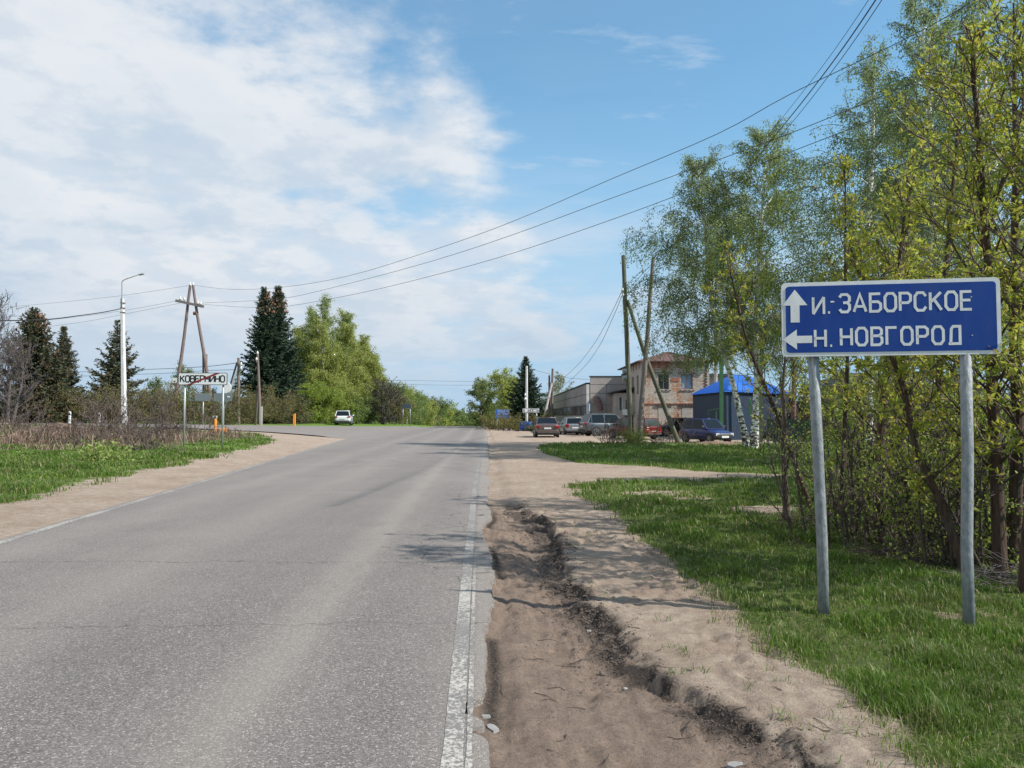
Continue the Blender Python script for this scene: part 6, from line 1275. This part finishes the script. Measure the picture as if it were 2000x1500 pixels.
o = MB().tube([at(1442, 868, 42), at(1456, 875, 42)], .05, 6).build('timber', M['greywood']); tag(o, 'short pale timber lying on the dirt mound', 'timber')
for px, py, Y, h_, lab, mt in ((136, 803, 57, .85, 'left one of two white roadside marker posts before the shrubs', 'white'), (194, 806, 58, .7, 'right one of two roadside marker posts, greyer and thinner', 'whiteconc')):
    g = ground(px, Y); t_ = thing('marker_post', lab, 'marker post', g); p = at(px, py, Y); H_ = p.z - g.z
    MB().prism([(-.07, -.3), (.07, -.3), (.07, H_ - .05), (-.07, H_)], .1).build('post', M[mt], t_, bevel=.01); MB().box((0, -.004, H_ - .22), (.142, .012, .14)).build('reflector', M['black'], t_)
for px, py, Y, lab, ht in ((421, 820, 46.5, 'orange gas marker post left of the road sign post', 1), (576, 809, 76, 'taller orange marker post before the shrubs under the spruces', 1), (573.5, 811, 76.5, 'thinner orange marker post touching the taller one', 0)):
    g = ground(px, Y); t_ = thing('marker_post', lab, 'marker post', g); H_ = at(px, py, Y).z - g.z
    MB().tube([(0, 0, -.3), (0, 0, H_)], .085 if ht else .05, 12).build('post', M['orange'], t_, smooth=True, auto=50); MB().lathe([(.087, 0), (.07, .05), (.01, .07)], (0, 0, H_), 12).build('cap', M['orange'], t_)
    if px == 421: MB().box((-.02, -.02, H_ + .17), (.26, .04, .14)).build('plate', M['white'], t_); MB().box((0, -.05, H_ + .17), (.10, .02, .10)).build('plate_mark', M['black'], t_); MB().tube([(0, 0, H_), (0, 0, H_ + .15)], .02, 6).build('stem', M['galv'], t_)
g = ground(436, 47.5); t_ = thing('valve_cover', 'low rounded orange valve cover at the foot of the road sign post', 'valve cover', g); MB().lathe([(.26, -.1), (.26, .12), (.20, .26), (.08, .32), (.01, .33)], (0, 0, 0), 16).build('cover', M['orange'], t_, smooth=True); MB().lathe([(.05, .3), (.05, .37), (.01, .38)], (0, 0, 0), 8).build('knob', M['orange'], t_)
g = ground(1028, 82); t_ = thing('barrel', 'bright blue barrel under the name board', 'barrel', ground(1031.5, 81.5)); MB().lathe([(.40, 0), (.45, .1), (.46, .3), (.48, .34), (.46, .38), (.46, .68), (.48, .72), (.46, .76), (.44, .98), (.38, 1.0)], (0, 0, 0), 20).build('barrel', simple('blue_plastic', (.01, .13, .55), .4), t_, smooth=True, auto=40); MB().lathe([(.08, 1.0), (.08, 1.05), (.01, 1.05)], (.2, 0, 0), 8).build('cap', M['black'], t_)
t_ = thing('barrel', 'second blue barrel half behind the pale slim pole', 'barrel', ground(1023, 82)); MB().lathe([(.36, 0), (.41, .1), (.42, .3), (.44, .34), (.42, .38), (.42, .68), (.44, .72), (.42, .76), (.4, .95), (.34, .97)], (0, 0, 0), 20).build('barrel', simple('dull_blue_plastic', (.012, .09, .36), .5), t_, smooth=True, auto=40); MB().lathe([(.08, .97), (.08, 1.02), (.01, 1.02)], (.2, 0, 0), 8).build('cap', M['black'], t_)
# red and white barrier behind the black car
t_ = thing('barrier', 'low red and white barrier rail by the base of the brick tower', 'barrier', ground(1262, 62)); a_ = t_.location; MB().box((0, 0, .75), (2.0, .06, .14)).build('rail', M['lampred'], t_); MB().box((0, -.005, .62), (2.0, .05, .1)).build('rail', M['white'], t_)
for s_ in (-.9, .9): MB().box((s_, 0, .35), (.08, .08, .8)).build('leg', M['white'], t_)
def bird(label, px, Y, rz):
    g = ground(px, Y); t_ = thing('bird', label, 'bird', g, rz); s_ = 1.35
    MB().tube([(0, -.20 * s_, .14 * s_), (0, -.10 * s_, .15 * s_), (0, 0, .16 * s_), (0, .08 * s_, .18 * s_), (0, .13 * s_, .22 * s_), (0, .165 * s_, .235 * s_), (0, .19 * s_, .23 * s_), (0, .24 * s_, .215 * s_)], [.012 * s_, .04 * s_, .06 * s_, .055 * s_, .035 * s_, .036 * s_, .02 * s_, .004], 10).build('body', M['black'], t_, smooth=True)
    MB().prism([(-.03 * s_, 0), (.03 * s_, 0), (.045 * s_, .012), (-.045 * s_, .012)], -.13 * s_, Matrix.Translation((0, -.18 * s_, .13 * s_))).build('tail', M['black'], t_)
    for k in (-1, 1): MB().tube([(.02 * k * s_, 0, .11 * s_), (.022 * k * s_, .01, 0), (.022 * k * s_, .04 * s_, .004)], .006 * s_, 5).build('leg', M['black'], t_)
bird('black crow pecking on the sand, leftmost of three', 983, 77, R(60)); bird('black crow on the sand, middle of three', 995, 76, R(-70)); bird('black crow on the sand, nearest the brown sedan', 1012, 72, R(-95))
# broken asphalt pieces and stones on the wash-out
r = random.Random(9); mch = simple('broken_asphalt', (.26, .25, .24), .95, var=.25, scale=8, bump=.01); mst = simple('brown_stone', (.16, .125, .10), .9, var=.35, scale=7, bump=.01); mst2 = simple('pale_stone', (.36, .33, .30), .9, var=.25, scale=7)
def chunk(name, label, cat, x, y, s_, flat, mt, seed, lift=0):
    rr = random.Random(seed); n = 9; V = []; lv = ((.82, -.5), (1, -.1), (.9, .5)); 
    rad = [rr.uniform(.65, 1.15) for _ in range(n)]
    for k_, z_ in lv:
        for i in range(n): a = 2 * math.pi * i / n; V.append((math.cos(a) * s_ * rad[i] * k_, math.sin(a) * s_ * rad[i] * k_ * .75, z_ * s_ * flat * (1 + .2 * rad[i])))
    V.append((0, 0, .55 * s_ * flat)); Fs = [(l * n + i, l * n + (i + 1) % n, (l + 1) * n + (i + 1) % n, (l + 1) * n + i) for l in range(2) for i in range(n)] + [(2 * n + i, 2 * n + (i + 1) % n, 3 * n) for i in range(n)] + [tuple(range(n - 1, -1, -1))]
    o = MB().add(V, Fs).build(name, mt, None); o.location = (x, y, Hs(x, y) + .25 * s_ * flat + lift); o.rotation_euler = (rr.uniform(-.12, .12), rr.uniform(-.12, .12), rr.uniform(0, 6)); return tag(o, label, cat) if label else o
def wpt(px, py): Y_ = 2405.0 / (py - 812); return at(px, py, Y_).x, Y_
for i, (px, py, s_, fl, mt, nm, lab) in enumerate(((962, 1398, .042, .5, mch, 'asphalt_chunk', 'pale flat asphalt chunk broken off the road edge near the camera'), (948, 1378, .03, .5, mch, 'asphalt_chunk', 'smaller asphalt chunk beside the broken road edge'), (1437, 1462, .05, .35, mch, 'asphalt_chunk', 'grey slab sticking out of the silt at the bottom of the wash-out'), (1178, 1283, .026, .6, mst, 'stone', 'round brown stone in the debris patch of the wash-out'), (1222, 1308, .02, .6, mst2, 'stone', 'pale stone right below the debris patch'), (1150, 1206, .02, .7, mst2, 'stone', 'pale stone lodged at the crumbling edge'), (1010, 1195, .022, .5, mst2, 'stone', 'grey stone on the silt near the road edge'), (940, 1150, .03, .4, mch, 'asphalt_chunk', 'loose asphalt flake on the white line under the shadow'), (962, 1163, .03, .4, mch, 'asphalt_chunk', 'lifted asphalt flake beside the road edge crack'))):
    x_, y_ = wpt(px, py); chunk(nm, lab, 'stone' if nm == 'stone' else 'asphalt chunk', x_, y_, s_, fl, mt, 500 + i)
# scattered grit, clods and dead leaves: too many to count
def grit(name, label, n, fx, smin, smax, mat, seed, flat=.6):
    r = np.random.default_rng(seed); x, y = fx(r, n); z = H(x, y); s_ = r.uniform(smin, smax, len(x)) * np.maximum(.6, y / 6)
    B = np.array([(1, 0, 0), (-.5, .87, 0), (-.5, -.87, 0), (0, 0, 1.2)]) ; a = r.uniform(0, 6.28, len(x)); c, q = np.cos(a), np.sin(a)
    V = np.stack([np.stack([x + s_ * (b_[0] * c - b_[1] * q), y + s_ * (b_[0] * q + b_[1] * c), z + s_ * flat * b_[2] - .002], 1) for b_ in B], 1).reshape(-1, 3); i = np.arange(len(x))[:, None] * 4
    o = np_obj(name, V, np.concatenate([i + np.array([[0, 1, 3]]), i + np.array([[1, 2, 3]]), i + np.array([[2, 0, 3]])]), mat); o['kind'] = 'stuff'; return tag(o, label, 'grit')
def fx1(r, n): y = 3 + 11 * r.random(n) ** 1.5; x = scarp(y) + r.normal(size=n) * .10 - .05; k = vn(x * 5, y * 3, 88) > .35; x, y = x[k], y[k]; return x, y
grit('clods', 'dark crumbled clods along the wash-out edge', 15000, fx1, .003, .015, simple('dark_clods', (.085, .064, .05), .95, var=.4), 601)
def fx2(r, n): c = [wpt(1130, 1275), wpt(1010, 1215), wpt(1215, 1300), wpt(1040, 1070), wpt(1180, 1340), wpt(1010, 1000)]; k = r.integers(0, 6, n); cc = np.array(c); x, y = cc[k, 0] + r.normal(size=n) * .24, cc[k, 1] + r.normal(size=n) * .34; m = fbm(x * 9, y * 7, 77, 4) > .53; return x[m], y[m]
grit('litter', 'dead leaf crumbs and twigs washed together in the rut', 7500, fx2, .002, .011, simple('dark_litter', (.06, .045, .035), .9, var=.5), 602, .35)
def fx3(r, n): y = 3 + 14 * r.random(n) ** 1.4; return r.uniform(-.1, 2.2, n) , y
grit('gravel', 'fine grit strewn over the sandy shoulder', 4200, fx3, .002, .006, mst, 603)
def fx4(r, n): y = 3.2 + 9 * r.random(n) ** 1.6; return r.uniform(-4, -.3, n), y
o = grit('gravel', 'few loose pale stones on the asphalt', 160, fx4, .003, .007, mst2, 604); o.location.z = .015
tw = Tubes(); rn = np.random.default_rng(605)
for i in range(110):
    y_ = 3.2 + 9 * rn.random() ** 1.5; x_ = rn.uniform(float(edgeR(np.array([y_]))[0]) + .1, 2.2); a = rn.uniform(0, 6.28); P_ = poly((x_, y_, 0), (math.cos(a), math.sin(a), 0), rn.uniform(.04, .18), 5, rn, (0, 0, 0), .25); P_[:, 2] = H(P_[:, 0], P_[:, 1]) + .005; tw.add(P_, np.linspace(.0028, .001, 5), 4)
o = tw.obj('twigs', M['darktwig'], None); tag(o, 'thin dry twigs lying on the sandy shoulder', 'twigs', None, 'stuff')
